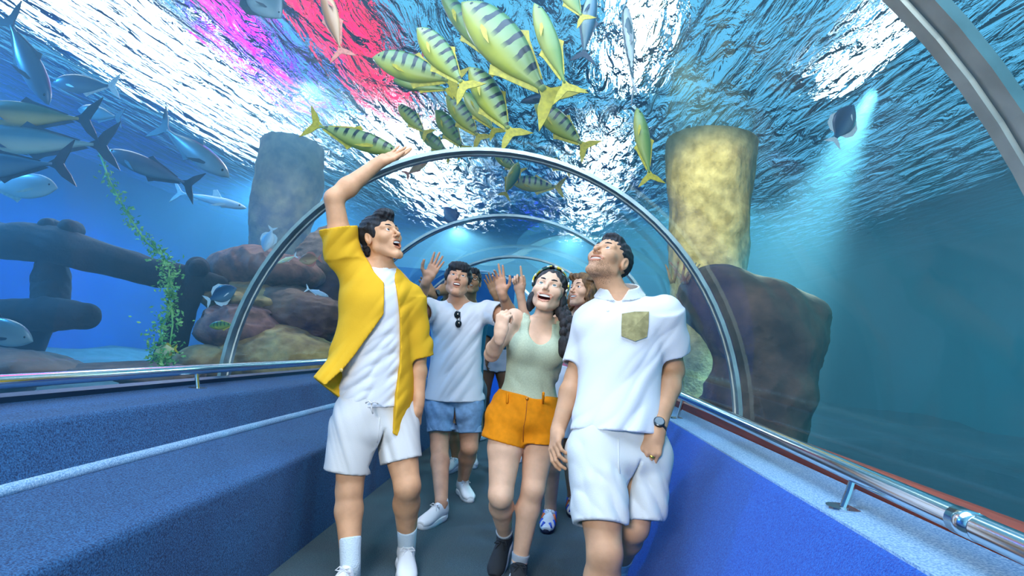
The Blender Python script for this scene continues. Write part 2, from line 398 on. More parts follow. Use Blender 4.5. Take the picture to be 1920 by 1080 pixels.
def chain(pts, rad, k=0.02, op='u'):
    return [caps(pts[i], pts[i + 1], rad[i], rad[i + 1], k, op) for i in range(len(pts) - 1)]
def loft(st, k=0.02, op='u', grow=0.0, ext=(0, 0), disp=None, expo=2.0, cut=None):
    """st: stations (centre, right, forward, half width, half depth) along an axis, with flat ends"""
    C = np.array([s[0] for s in st], float); ax = C[-1] - C[0]; L = np.linalg.norm(ax); ax = ax / L
    S = (C - C[0]) @ ax
    ss = np.linspace(S[0], S[-1], 60)
    def cr(vals):
        vals = np.array(vals, float); out = []
        m = np.gradient(vals, S, axis=0) if len(S) > 2 else np.repeat((vals[1:] - vals[:1]) / (S[1] - S[0]), 2, axis=0)
        for s in ss:
            i = min(max(int(np.searchsorted(S, s) - 1), 0), len(S) - 2); h = S[i + 1] - S[i]; t = (s - S[i]) / h
            out.append((2 * t**3 - 3 * t**2 + 1) * vals[i] + (t**3 - 2 * t**2 + t) * h * m[i] + (-2 * t**3 + 3 * t**2) * vals[i + 1] + (t**3 - t**2) * h * m[i + 1])
        return np.array(out)
    CC = cr(C); AA = cr([s[3] for s in st]) + grow; BB = cr([s[4] for s in st]) + grow
    RR = cr([s[1] for s in st]); FF = cr([s[2] for s in st])
    RR /= np.linalg.norm(RR, axis=1, keepdims=True); FF /= np.linalg.norm(FF, axis=1, keepdims=True)
    m = max(AA.max(), BB.max()) + 0.012
    lo = np.minimum(CC.min(0), (C[0] - ax * ext[0])) - m; hi = np.maximum(CC.max(0), C[-1] + ax * ext[1]) + m
    C0 = C[0]
    def fn(X, Y, Z):
        x, y, z = np.broadcast_arrays(X, Y, Z); shp = x.shape
        s = ((x - C0[0]) * ax[0] + (y - C0[1]) * ax[1] + (z - C0[2]) * ax[2])
        sc = np.clip(s, S[0], S[-1]); idx = (sc - S[0]) / (S[-1] - S[0]) * 59
        i = np.minimum(idx.astype(np.int32), 58); t = (idx - i).astype(F32)
        def g(A): A = A.astype(F32); return A[i] * (1 - t) + A[i + 1] * t
        over = s - sc
        qx = x - g(CC[:, 0]) - over * ax[0]; qy = y - g(CC[:, 1]) - over * ax[1]; qz = z - g(CC[:, 2]) - over * ax[2]
        a = g(AA); b = g(BB)
        u = qx * g(RR[:, 0]) + qy * g(RR[:, 1]) + qz * g(RR[:, 2]); w = qx * g(FF[:, 0]) + qy * g(FF[:, 1]) + qz * g(FF[:, 2])
        if expo == 2.0: rr = np.sqrt((u / a) ** 2 + (w / b) ** 2)
        else: rr = (np.abs(u / a) ** expo + np.abs(w / b) ** expo) ** (1 / expo)
        d = (rr - 1) * np.minimum(a, b)
        if disp is not None: d = d + disp(x, y, z)
        d = np.maximum(d, np.maximum(S[0] - ext[0] - s, s - S[-1] - ext[1]))
        if cut is not None: d = np.maximum(d, cut(s / L, u, w))
        return d
    return (op, fn, lo, hi, k)
def tube_loft(a, b, ra, rb, **kw):
    """a straight sleeve with flat ends"""
    a = V(a); b = V(b); t = unit(b - a); r = unit(np.cross(t, (0.31, 0.2, 0.93) if abs(t[2]) < 0.9 else (1, 0.1, 0))); f = np.cross(t, r)
    return loft([(a, r, f, ra, ra), ((a + b) / 2, r, f, (ra + rb) / 2, (ra + rb) / 2), (b, r, f, rb, rb)], **kw)
def field(shapes, lo, hi, h):
    n = np.maximum(np.ceil((np.asarray(hi) - lo) / h).astype(int) + 1, 2)
    ax = [(lo[i] + h * np.arange(n[i])).astype(F32) for i in range(3)]
    Fd = np.full(n, 0.2, F32)
    for op, fn, slo, shi, k in shapes:
        m = max(k, 2.5 * h) + 0.004
        i0 = np.clip(np.floor((np.asarray(slo) - m - lo) / h).astype(int), 0, n); i1 = np.clip(np.ceil((np.asarray(shi) + m - lo) / h).astype(int) + 1, 0, n)
        if (i1 - i0 < 1).any(): continue
        sl = tuple(slice(a, b) for a, b in zip(i0, i1))
        d = fn(ax[0][sl[0]][:, None, None], ax[1][sl[1]][None, :, None], ax[2][sl[2]][None, None, :])
        d = np.broadcast_to(d, Fd[sl].shape)
        if op == 'u': Fd[sl] = smin(Fd[sl], d, k) if k > 0 else np.minimum(Fd[sl], d)
        else: Fd[sl] = smax(Fd[sl], -d, k) if k > 0 else np.maximum(Fd[sl], -d)
    return Fd
def nets(Fd, lo, h):
    """surface nets: one vertex per crossed cell, one quad per crossed edge"""
    s = Fd < 0; n = np.array(Fd.shape)
    c = np.zeros(n - 1, np.int8)
    for dx in (0, 1):
        for dy in (0, 1):
            for dz in (0, 1): c += s[dx:n[0] - 1 + dx, dy:n[1] - 1 + dy, dz:n[2] - 1 + dz]
    act = np.argwhere((c > 0) & (c < 8))
    if len(act) == 0: return np.zeros((0, 3)), np.zeros((0, 4), int)
    idm = np.full(n - 1, -1, np.int32); idm[act[:, 0], act[:, 1], act[:, 2]] = np.arange(len(act))
    acc = np.zeros((len(act), 3)); cnt = np.zeros(len(act))
    for d in range(3):
        o = [k for k in range(3) if k != d]
        for p in (0, 1):
            for q in (0, 1):
                A = act.copy(); A[:, o[0]] += p; A[:, o[1]] += q; B = A.copy(); B[:, d] += 1
                fa = Fd[A[:, 0], A[:, 1], A[:, 2]]; fb = Fd[B[:, 0], B[:, 1], B[:, 2]]
                m = (fa < 0) != (fb < 0); t = np.where(m, fa / np.where(m, fa - fb, 1), 0)
                P = A - act + 0.0; P[:, d] += t
                acc[m] += P[m]; cnt[m] += 1
    vv = (act + acc / cnt[:, None]) * h + lo
    quads = []
    for d in range(3):
        o0, o1 = [(1, 2), (2, 0), (0, 1)][d]
        sa = [slice(None)] * 3; sb = [slice(None)] * 3; sa[d] = slice(0, -1); sb[d] = slice(1, None)
        A = s[tuple(sa)]; B = s[tuple(sb)]
        E = np.argwhere(A != B)
        E = E[(E[:, o0] > 0) & (E[:, o1] > 0) & (E[:, o0] < n[o0] - 1) & (E[:, o1] < n[o1] - 1)]
        ids = []
        for p, q in ((-1, -1), (0, -1), (0, 0), (-1, 0)):
            T = E.copy(); T[:, o0] += p; T[:, o1] += q; ids.append(idm[T[:, 0], T[:, 1], T[:, 2]])
        Q = np.stack(ids, 1); fl = ~A[E[:, 0], E[:, 1], E[:, 2]]
        Q[fl] = Q[fl][:, ::-1]; quads.append(Q)
    Q = np.concatenate(quads); return vv, Q[(Q >= 0).all(1)]
def bounds(shapes):
    u = [s for s in shapes if s[0] == 'u']
    return np.min([s[2] for s in u], 0), np.max([s[3] for s in u], 0)
def mesh_of(shapes, h, lo=None, hi=None):
    l, u = bounds(shapes); lo = l - 3 * h if lo is None else lo; hi = u + 3 * h if hi is None else hi
    return nets(field(shapes, np.asarray(lo, float), np.asarray(hi, float), h), np.asarray(lo, float), h)
def np_obj(name, v, q, m, parent=None, fm=None):
    me = bpy.data.meshes.new(name); nv, nq = len(v), len(q)
    me.vertices.add(nv); me.vertices.foreach_set('co', np.asarray(v, F32).ravel())
    me.loops.add(nq * 4); me.loops.foreach_set('vertex_index', np.asarray(q, np.int32).ravel())
    me.polygons.add(nq); me.polygons.foreach_set('loop_start', np.arange(0, nq * 4, 4, dtype=np.int32)); me.polygons.foreach_set('loop_total', np.full(nq, 4, np.int32))
    for mm in (m if isinstance(m, (list, tuple)) else [m]): me.materials.append(mm)
    if fm is not None: me.polygons.foreach_set('material_index', np.asarray(fm, np.int32))
    me.polygons.foreach_set('use_smooth', np.ones(nq, bool)); me.update(calc_edges=True); me.validate()
    o = bpy.data.objects.new(name, me); COL.objects.link(o)
    if parent: o.parent = parent
    return o
def sdf_obj(name, shapes, h, m, parent=None):
    v, q = mesh_of(shapes, h)
    if parent is not None: v = v - np.array(parent.location)
    return np_obj(name, v, q, m, parent)
def folds(seed, amp, freq, direction=(0.3, 0.2, 1.0), lo=0.12):
    """cloth creases: warped waves running mostly across one direction"""
    r = np.random.default_rng(seed); D = unit(direction); ph = r.uniform(0, 6.28, 6); W = r.normal(0, 1, (4, 3))
    def fn(x, y, z):
        w = 1.3 * np.sin(7 * (W[0, 0] * x + W[0, 1] * y + W[0, 2] * z) + ph[0]) + 0.8 * np.sin(15 * (W[1, 0] * x + W[1, 1] * y + W[1, 2] * z) + ph[1])
        m = (0.5 + 0.5 * np.sin(9 * (W[2, 0] * x + W[2, 1] * y + W[2, 2] * z) + ph[2] + w)) ** 2
        t = 2.4 * freq * (D[0] * x + D[1] * y + D[2] * z)
        a1 = 1 - 2 * np.abs(np.sin((t + w + ph[3]) * .5)); a2 = 1 - 2 * np.abs(np.sin((1.7 * t - 1.4 * w + ph[4]) * .5))
        return (amp * (lo + (1 - lo) * m) * (a1 + 0.5 * a2)).astype(F32)
    return fn

# ------------------------------------------------------------------ people
class Frame:
    """local frame: x to the person's right, y forward, z up"""
    def __init__(s, c, f, u, sc=1.0, zs=1.0):
        s.c = V(c); s.f = unit(f); r = unit(np.cross(s.f, V(u))); s.u = np.cross(r, s.f); s.r = r; s.s = sc; s.zs = zs
    def loc(s, X, Y, Z):
        x, y, z = X - s.c[0], Y - s.c[1], Z - s.c[2]; k = 1 / s.s
        return ((s.r[0] * x + s.r[1] * y + s.r[2] * z) * k, (s.f[0] * x + s.f[1] * y + s.f[2] * z) * k, (s.u[0] * x + s.u[1] * y + s.u[2] * z) * k / s.zs)
    def w(s, p): return s.c + s.s * (s.r * p[0] + s.f * p[1] + s.u * p[2] * s.zs)
    def ws(s, P): P = np.asarray(P, float); return s.c + s.s * (P[:, :1] * s.r + P[:, 1:2] * s.f + P[:, 2:3] * s.u * s.zs)
    def M(s): return np.stack([s.r, s.f, s.u], 1)

def lip_lines(o, sm, wd):
    up = [(-wd, .083 - wd * .25, -.053 + sm), (-wd * .5, .0925, -.0485 + sm * .3), (0, .0955, -.0495), (wd * .5, .0925, -.0485 + sm * .3), (wd, .083 - wd * .25, -.053 + sm)]
    lo = [(-wd, .083 - wd * .25, -.053 + sm), (-wd * .6, .0895, -.060 - o * .75 + sm * .2), (0, .0935, -.0625 - o), (wd * .6, .0895, -.060 - o * .75 + sm * .2), (wd, .083 - wd * .25, -.053 + sm)]
    return up, lo
def d_poly(x, y, z, pts, r):
    d = None
    for i in range(len(pts) - 1):
        e = d_caps(x, y, z, V(pts[i]), V(pts[i + 1]), r, r); d = e if d is None else np.minimum(d, e)
    return d
def head_shape(H, o, sm, wd, fem=False, nose=1.0):
    up, lo = lip_lines(o, sm, wd); dz = -o * 0.55; jw = 0.9 if fem else 1.0
    def fn(X, Y, Z):
        x, y, z = H.loc(X, Y, Z); ax = np.abs(x)
        d = d_ell(x, y, z, (0, -.014, .036), (.077, .099, .087))
        d = smin(d, d_ell(x, y, z, (0, .022, -.022), (.064 * jw, .068, .082)), .03)
        d = smin(d, d_caps(ax, y, z, V(.050 * jw, .002, -.058), V(.013, .073, -.104 + dz + (.010 if fem else 0)), .021, .0165), .028)
        d = smin(d, d_ell(ax, y, z, (0, .077, -.100 + dz + (.010 if fem else 0)), (.019 * jw, .015, .016)), .02)
        d = smin(d, d_ell(ax, y, z, (.040, .058, -.022 + (sm > 0) * .004), (.027, .025, .024)), .022)
        d = smin(d, d_ell(x, y, z, (0, .071, -.058 + dz * .4), (.034, .024, .030 + o * .4)), .015)
        d = smin(d, d_caps(ax, y, z, V(.046, .068, .030), V(.010, .083, .027), .010, .010), .014)
        e = d_ell(ax, y, z, (.0315, .098, .010), (.0175, .022, .0105)); d = smax(d, -e, .010)
        d = smin(d, d_caps(ax, y, z, V(0, .083, .022), V(0, .106 + .006 * nose, -.019), .0065, .0085), .010)
        d = smin(d, d_ell(ax, y, z, (0, .1085 + .004 * nose, -.0235), (.0095, .010, .0085)), .006)
        d = smin(d, d_ell(ax, y, z, (.0115 * nose, .0975, -.0265), (.0075, .009, .0065)), .006)
        d = smax(d, -d_ell(ax, y, z, (.0065, .1025, -.0335), (.0036, .005, .0035)), .003)
        d = smin(d, d_poly(x, y, z, up, .0044), .005); d = smin(d, d_poly(x, y, z, lo, .0050), .005)
        if o > .004:
            d = smax(d, -d_ell(x, y, z, (0, .088, -.0555 - o * .48 + sm * .3), (wd * .86, .036, .003 + o * .50)), .003)
        # lids round each eyeball
        d = smin(d, d_ell(ax, y, z, (.0315, .0735, .010), (.0165, .0158, .0138)), .003)
        d = smax(d, -d_ell(ax, y, z, (.0320, .0900, .0100), (.0150, .0130, .0064)), .0015)
        # ears
        ez = z + .15 * (y + .012)
        ea = d_ell(ax, y + .25 * (ax - .078), ez, (.0785, -.014, .000), (.010, .019, .032))
        ea = smax(ea, -d_ell(ax, y, ez, (.0890, -.009, .004), (.0075, .011, .020)), .004)
        d = smin(d, ea, .006)
        return d * H.s
    m = .17 * H.s
    return ('u', fn, H.c - m, H.c + m, .012)

def hand_frame(wrist, fdir, pnorm, side, s=1.0):
    """fingers along fdir, palm facing pnorm; side +1 / -1 puts the thumb on either edge"""
    f = unit(fdir); n = unit(V(pnorm) - f * (V(pnorm) @ f)); t = np.cross(n, f) * side
    return lambda p: V(wrist) + s * (f * p[0] + t * p[1] + n * p[2])
def hand_shapes(wrist, fdir, pnorm, side, curl=(.3, .3, .35, .4), spread=.10, thumb=.6, s=1.0):
    P = hand_frame(wrist, fdir, pnorm, side, s); sh = []
    base = [(.092, .027), (.096, .008), (.091, -.011), (.083, -.028)]; ln = [(.040, .024, .019), (.045, .027, .020), (.041, .025, .020), (.032, .020, .018)]
    for (bx, by) in base:
        sh.append(caps(P((.010, by * .55, 0)), P((bx - .006, by, 0)), .0150 * s, .0118 * s, .014))
    sh.append(caps(P((-.03, 0, 0)), P((.03, 0, .0)), .021 * s, .021 * s, .02))
    sh.append(ball(P((.035, .022, .008)), .0165 * s, .014)); sh.append(ball(P((.032, -.020, .006)), .0150 * s, .014))
    tips = []
    for i, (bx, by) in enumerate(base):
        a0 = spread * (1.4 - i) * .9; p = V(bx, by, 0); ang = 0.0; r = .0092 - (.0012 if i == 3 else 0)
        c = curl[i]
        for j in range(3):
            ang += c * (1.0, 1.25, .8)[j]
            d = V(math.cos(ang) * math.cos(a0), math.cos(ang) * math.sin(a0), math.sin(ang)); q = p + d * ln[i][j]
            sh.append(caps(P(p), P(q), r * s, (r - .0008) * s, .0035 if j else .006)); p = q; r -= .0009
        tips.append((P(p), P(p) - P(p - d * .01)))
    b = V(.020, .026, .008); d1 = unit((.62, .80 * thumb + .05, .25)); d2 = unit((.88, .42 * thumb, .30)); d3 = unit((.95, .15 * thumb, .35))
    q1 = b + d1 * .043; q2 = q1 + d2 * .032; q3 = q2 + d3 * .026
    sh += [caps(P(b), P(q1), .0150 * s, .0112 * s, .012), caps(P(q1), P(q2), .0108 * s, .0098 * s, .004), caps(P(q2), P(q3), .0098 * s, .0078 * s, .004)]
    return sh

def limb(a, b, c, ra, rm1, rb, rm2, rc, k=.015, bulge=None):
    """upper part a-b, lower part b-c, each fuller above its middle"""
    a, b, c = V(a), V(b), V(c)
    u = a + (b - a) * .42; l = b + (c - b) * .30
    if bulge is not None: l = l + bulge
    return [caps(a, u, ra, rm1, k), caps(u, b, rm1, rb, k), caps(b, l, rb, rm2, k), caps(l, c, rm2, rc, k)]

def torso_frame(J):
    ax = unit(V(J['neck']) - V(J['pel'])); hv = unit(V(J['hip_r']) - V(J['hip_l'])); sv = unit(V(J['sho_r']) - V(J['sho_l']))
    if 'turn' in J: sv = unit(V(J['turn']))
    hv = unit(hv - ax * (hv @ ax)); sv = unit(sv - ax * (sv @ ax))
    return ax, hv, sv
MALE = dict(t=(-.16, 0, .22, .50, .76, .92, 1.03), a=(.125, .168, .148, .158, .176, .150, .060), b=(.085, .112, .098, .110, .120, .088, .055))
FEM = dict(t=(-.16, 0, .25, .50, .74, .91, 1.03), a=(.125, .170, .122, .132, .148, .122, .048), b=(.085, .112, .080, .092, .100, .070, .046))
def stations(J, prof, s=1.0, extra=None, grow=(0, 0)):
    ax, hv, sv = torso_frame(J); p0 = V(J['pel']); L = np.linalg.norm(V(J['neck']) - p0); out = []
    for i, t in enumerate(prof['t']):
        w = min(max(t, 0), 1); r = unit(hv * (1 - w) + sv * w); f = -np.cross(ax, -r) if False else np.cross(ax, r)
        c = p0 + ax * L * t + f * prof.get('fw', [0] * 9)[i] + r * prof.get('rt', [0] * 9)[i]
        out.append((c, r, f, prof['a'][i] * s + grow[0], prof['b'][i] * s + grow[1]))
    return out
def skin_mat(name, c, rough=.45): return mat(name, c, .55, vary=0.10, scale=14, bump=0.06, bscale=160, sss=0.10, spec=0.3)

def iris_mesh(H, side, gaze, iris, parent, off):
    """eyeball with iris and pupil as faces of their own"""
    c = H.w((.0318 * side, .0740, .0100)); g = unit(H.M() @ unit(gaze)); r = unit(np.cross(g, H.u)); u = np.cross(r, g); R = .0134 * H.s
    angs = [0, .24, .26, .60, .63, .85, 1.2, 1.7, 2.3, PI]; n = 16; v = []; f = []; m = []
    for a in angs:
        for k in range(n):
            th = 2 * PI * k / n; v.append(c - off + R * (g * math.cos(a) + (r * math.cos(th) + u * math.sin(th)) * math.sin(a)))
    for i in range(len(angs) - 1):
        for k in range(n):
            f.append((i * n + k, i * n + (k + 1) % n, (i + 1) * n + (k + 1) % n, (i + 1) * n + k)); m.append(0 if i < 2 else (1 if i < 4 else 2))
    return obj('eye', v, f, [mat('pupil', (.004, .004, .004), .1), iris, mat('eye_white', (.72, .72, .72), .15, coat=.3)], parent, True, m)

def face_parts(root, H, o, sm, wd, brow_m, iris, gaze, brow_up=0.0, fem=False, teeth=True):
    off = np.array(root.location)
    for sd in (1, -1):
        iris_mesh(H, sd, (gaze[0] , gaze[1], gaze[2]), iris, root, off)
        b = MB(); pts = [(.013, .0905, .0305 + brow_up), (.024, .0885, .0365 + brow_up), (.036, .0815, .0385 + brow_up), (.050, .066, .0315 + brow_up)]
        b.tube([H.w((p[0] * sd, p[1], p[2])) - off for p in pts], [r * H.s * 1.1 for r in (.0034, .0042, .0036, .0012)], 6)
        b.build('eyebrow', brow_m, root, True)
    if teeth and o > .004:
        b = MB(); n = 9
        zt = -.0515; hh = min(.009, .004 + o * .35)
        for row in (0, 1):
            xs = np.linspace(-wd * .74, wd * .74, n)
            P = []
            for x in xs:
                yy = .0905 - 9.0 * x * x
                zz = zt + sm * .7 * (x / wd) ** 2
                P += [(x, yy, zz + .003), (x, yy + .0015, zz - hh), (x, yy - .006, zz - hh), (x, yy - .006, zz + .003)]
            break
        v = [H.w(p) - off for p in P]; f = []
        for i in range(n - 1):
            for k in range(4): f.append((i * 4 + k, i * 4 + (k + 1) % 4, (i + 1) * 4 + (k + 1) % 4, (i + 1) * 4 + k))
        f += [(0, 1, 2, 3), ((n - 1) * 4 + 3, (n - 1) * 4 + 2, (n - 1) * 4 + 1, (n - 1) * 4)]
        obj('teeth', v, f, mat('teeth', (.85, .83, .78), .2, spec=.6), root)
        if o > .012:
            b = MB(); b.ellipsoid((0, 0, 0), (wd * .55 * H.s, .018 * H.s, .006 * H.s), 12, 8, 0, H.M())
            vv = [np.array(p) + H.w((0, .070, -.058 - o * .80)) - off for p in b.v]
            obj('tongue', vv, b.f, mat('tongue', srgb('b0504e'), .35), root, True)

def build_body(root, shapes, skin, H, mouth, boxes, h=.0066, hh=.0029, hl=.0033, stubble=False):
    """one continuous skin: fine cells for head and hands, coarser ones elsewhere"""
    off = np.array(root.location); vs_, qs_, ms_ = [], [], []; n0 = 0
    lo, hi = bounds(shapes); lo = lo - .02; hi = hi + .02
    regs = [(H.c - .150 * H.s, H.c + .150 * H.s, hh)] + [(b0, b1, hl) for b0, b1 in boxes]
    v, q = nets(field(shapes, lo, hi, h), lo, h)
    cen = v[q].mean(1); keep = np.ones(len(q), bool)
    for a, b, _ in regs: keep &= ~((cen > a + .012) & (cen < b - .012)).all(1)
    q = q[keep]; vs_.append(v); qs_.append(q); n0 = len(v)
    done = []
    for a, b, hr in regs:
        v, q = nets(field(shapes, a, b, hr), np.asarray(a, float), hr)
        if len(q) == 0: continue
        cen = v[q].mean(1); keep = np.ones(len(q), bool)
        for a2, b2 in done: keep &= ~((cen > a2 + .004) & (cen < b2 - .004)).all(1)
        q = q[keep]; vs_.append(v); qs_.append(q + n0); n0 += len(v); done.append((a, b))
    v = np.concatenate(vs_); q = np.concatenate(qs_)
    used = np.zeros(len(v), bool); used[q.ravel()] = True; remap = np.cumsum(used) - 1; v = v[used]; q = remap[q]
    cen = v[q].mean(1); fm = np.zeros(len(q), int)
    x, y, z = H.loc(cen[:, 0], cen[:, 1], cen[:, 2]); o, sm, wd = mouth
    near = (np.abs(x) < .05) & (y > .03) & (y < .12) & (z > -.13) & (z < -.03)
    up, lw = lip_lines(o, sm, wd)
    lip = near & ((d_poly(x, y, z, up, .0044) < .0012) | (d_poly(x, y, z, lw, .0050) < .0012)); fm[lip] = 1
    if o > .004:
        cav = near & ~lip & (d_ell(x, y, z, (0, .088, -.0555 - o * .48 + sm * .3), (wd * .86 + .002, .037, .005 + o * .50)) < .0005) & (y < .0985); fm[cav] = 2
    if stubble:
        rr = np.random.default_rng(3).uniform(0, 1, len(z))
        dens = np.clip((-.048 - z + .55 * np.minimum(0, y - .055)) / .022, 0, 1) * np.clip((y + .012) / .03, 0, 1) * np.clip((z + .140) / .03, 0, 1)
        mous = np.clip(1 - np.abs(z + .0405) / .007, 0, 1) * (np.abs(x) < .030) * (y > .075)
        st = (rr < np.maximum(dens, mous) * .85) & (fm == 0); fm[st] = 3
    return np_obj('body', v - off, q, [skin, mat('lips_' + skin.name, tuple(c * k for c, k in zip(skin['tone'], (.88, .60, .56))), .35), mat('mouth_inside', srgb('4a1416'), .5), mat('stubble_skin', tuple(c * .58 for c in skin['tone']), .7, vary=.35, scale=420, contrast=(.3, .7))], root, fm)

# ------------------------------------------------------------------ shoes and small clothing
def shoe_meshes():
    def st(pts): return [(V(0, y, z), V(1, 0, 0), V(0, 0, 1), a, b) for (y, z, a, b) in pts]
    up = [loft(st([(-.075, .045, .022, .030), (-.055, .052, .034, .046), (-.01, .055, .037, .050), (.05, .048, .041, .042), (.11, .040, .047, .033), (.155, .035, .044, .026), (.185, .031, .026, .016)]), .01),
          caps((0, -.030, .06), (0, -.040, .103), .040, .038, .02), ball((0, -.055, .06), (.034, .03, .045), .02)]
    up += [caps((0, -.028, .06), (0, -.034, .16), .030, .031, .004, 's')]
    so = [loft([(V(0, .05, z), V(1, 0, 0), V(0, 1, 0), a, b) for (z, a, b) in ((0, .046, .134), (.010, .050, .140), (.026, .049, .139), (.036, .046, .136))], .004, expo=2.6, cut=None)]
    so += [ball((.066, .045, .018), (.022, .05, .05), .02, 's'), ball((-.072, .03, .018), (.022, .05, .05), .02, 's')]
    return mesh_of(up, .005), mesh_of(so, .005)
(SU, SS) = shoe_meshes()
def laces_mesh():
    b = MB()
    for i in range(5):
        y = .030 + .018 * i; z = .0935 - .0115 * i
        b.tube([(-.024, y, z - .008), (-.010, y + .004, z + .001), (.010, y - .002, z + .001), (.024, y + .004, z - .008)], .0033, 6)
    for sg in (1, -1):
        b.tube([(0, .028, .097), (sg * .022, .030, .108), (sg * .034, .042, .098), (sg * .014, .036, .094), (0, .030, .097)], .0030, 6)
        b.tube([(0, .030, .097), (sg * .016, .050, .092), (sg * .024, .062, .078)], .0028, 6)
    return b
LACE = laces_mesh()
_shoe_cache = {}
def shoe(root, ankle, toe, up_m, sole_m, lace_m, s=1.0, pitch_up=(0, 0, 1), patch=None, band=None):
    """toe: direction the shoe points; the ankle joint sits inside its collar"""
    F = Frame(ankle, toe, pitch_up, s); off = np.array(root.location)
    def put(name, key, mesh, m, parent, sm=True):
        M = np.stack([F.r, F.f, F.u], 1) * s
        loc = F.c - off - M @ V(0, -.034, .095)
        if key not in _shoe_cache:
            me = np_obj(name, mesh[0], mesh[1], m) if isinstance(mesh, tuple) else mesh.build(name, m, None, sm)
            _shoe_cache[key] = me.data; bpy.data.objects.remove(me)
        o = bpy.data.objects.new(name, _shoe_cache[key]); COL.objects.link(o); o.parent = parent
        if parent is root: o.matrix_local = Matrix.Translation(loc) @ Matrix(M.tolist()).to_4x4()
        o.data.materials[0] = o.data.materials[0]
        o.material_slots[0].link = 'OBJECT'; o.material_slots[0].material = m
        return o
    up = put('shoe', 'u', SU, up_m, root); put('sole', 's', SS, sole_m, up); put('laces', 'l', LACE, lace_m, up)
    if band:
        for sg in (1, -1):
            for (p, q, r, mi) in patch or []:
                b = MB(); b.tube([(sg * x, y, z) for (x, y, z) in p], r, 6); b.build('overlay', band[mi], up, True)
    return up
def sock(root, ankle, knee, r, length, m):
    a = V(ankle); d = unit(V(knee) - a); off = np.array(root.location)
    b = MB(); b.tube([a - d * .05 - off, a - off, a + d * length * .55 - off, a + d * length * .93 - off, a + d * length - off], [r * .95, r, r * 1.04, r * 1.10, r * 1.07], 20)
    return b.build('sock', m, root, True)

WHITE = mat('white_cotton', (.74, .74, .76), .9, bump=.12, bscale=300, scale=260, spec=.2)
CREAM = mat('cream_cotton', (.70, .68, .65), .9, bump=.15, bscale=300, scale=240, spec=.2)
SHOE_W = mat('white_leather', (.82, .83, .83), .45); SOLE_W = mat('white_rubber', (.74, .77, .79), .6)
def strands(name, c, c2=None, sc=60): return mat(name, c, .62, spec=.35, color2=c2 or tuple(min(1, v * 2.2 + .01) for v in c), scale=sc, stretch=(1, 1, .25), bump=.5, bscale=sc * 3)
HAIR_BLACK = strands('black_hair', (.006, .006, .008))

def ysh_hit(o, off, a, d):
    r = o.ray_cast(a - Vector(off), d); return np.array(r[1]) + off if r[0] else np.array(a + d * 2.35)

def hair_obj(root, H, vols, cuts, m, h=.0035, amp=.003, freq=170, swirl=3.0, seed=0):
    def fn(X, Y, Z):
        x, y, z = H.loc(X, Y, Z); d = None
        for c, r in vols:
            e = d_ell(np.abs(x) if c[0] < 0 else x, y, z, (abs(c[0]) if c[0] < 0 else c[0], c[1], c[2]), r); d = e if d is None else smin(d, e, .022)
        for c, r in cuts:
            e = d_ell(np.abs(x) if c[0] < 0 else x, y, z, (abs(c[0]), c[1], c[2]), r); d = smax(d, -e, .008)
        ph = np.sin(31 * x + 2 * np.sin(23 * z + seed)) * swirl
        d = d + amp * np.sin(freq * x + ph + 40 * y) + amp * .7 * np.sin(freq * .6 * z + ph * 1.3 + 90 * y + seed)
        return d * H.s
    mm = .24 * H.s
    v, q = mesh_of([('u', fn, H.c - mm, H.c + mm, .01)], h)
    return np_obj('hair', v - np.array(root.location), q, m, root)

def top(root, name, J, G, s, m, sleeves=(), cuts=(), disp=None, thick=.008, h=.0056, expo=2.0, hollow=True, cutfn=None, extra=(), after=()):
    st = stations(J, G, s); S = [loft(st, .03, disp=disp, expo=expo, cut=cutfn)]; sub = []
    for (a, b, ra, rb) in sleeves:
        a, b = V(a), V(b); ax = unit(V(J['neck']) - V(J['pel'])); nk = V(J['neck']); root_pt = a + (nk - ax * .12 - a) * .45
        S.append(caps(root_pt, a, ra * .92, ra * .98, .045)); S.append(tube_loft(a, b, ra, rb, k=.03, disp=disp))
        sub.append(tube_loft(a + (b - a) * .45, b + unit(b - a) * .06, (ra + rb) / 2 - thick - .004, rb - thick - .002, k=.002, op='s'))
    S += list(extra)
    if hollow:
        L_ = np.linalg.norm(st[-1][0] - st[0][0]); sub = [loft(st, .002, 's', grow=-thick - .006, ext=(.08, .05 - L_), expo=expo)] + sub
    return sdf_obj(name, S + sub + list(cuts) + list(after), h, m, root)

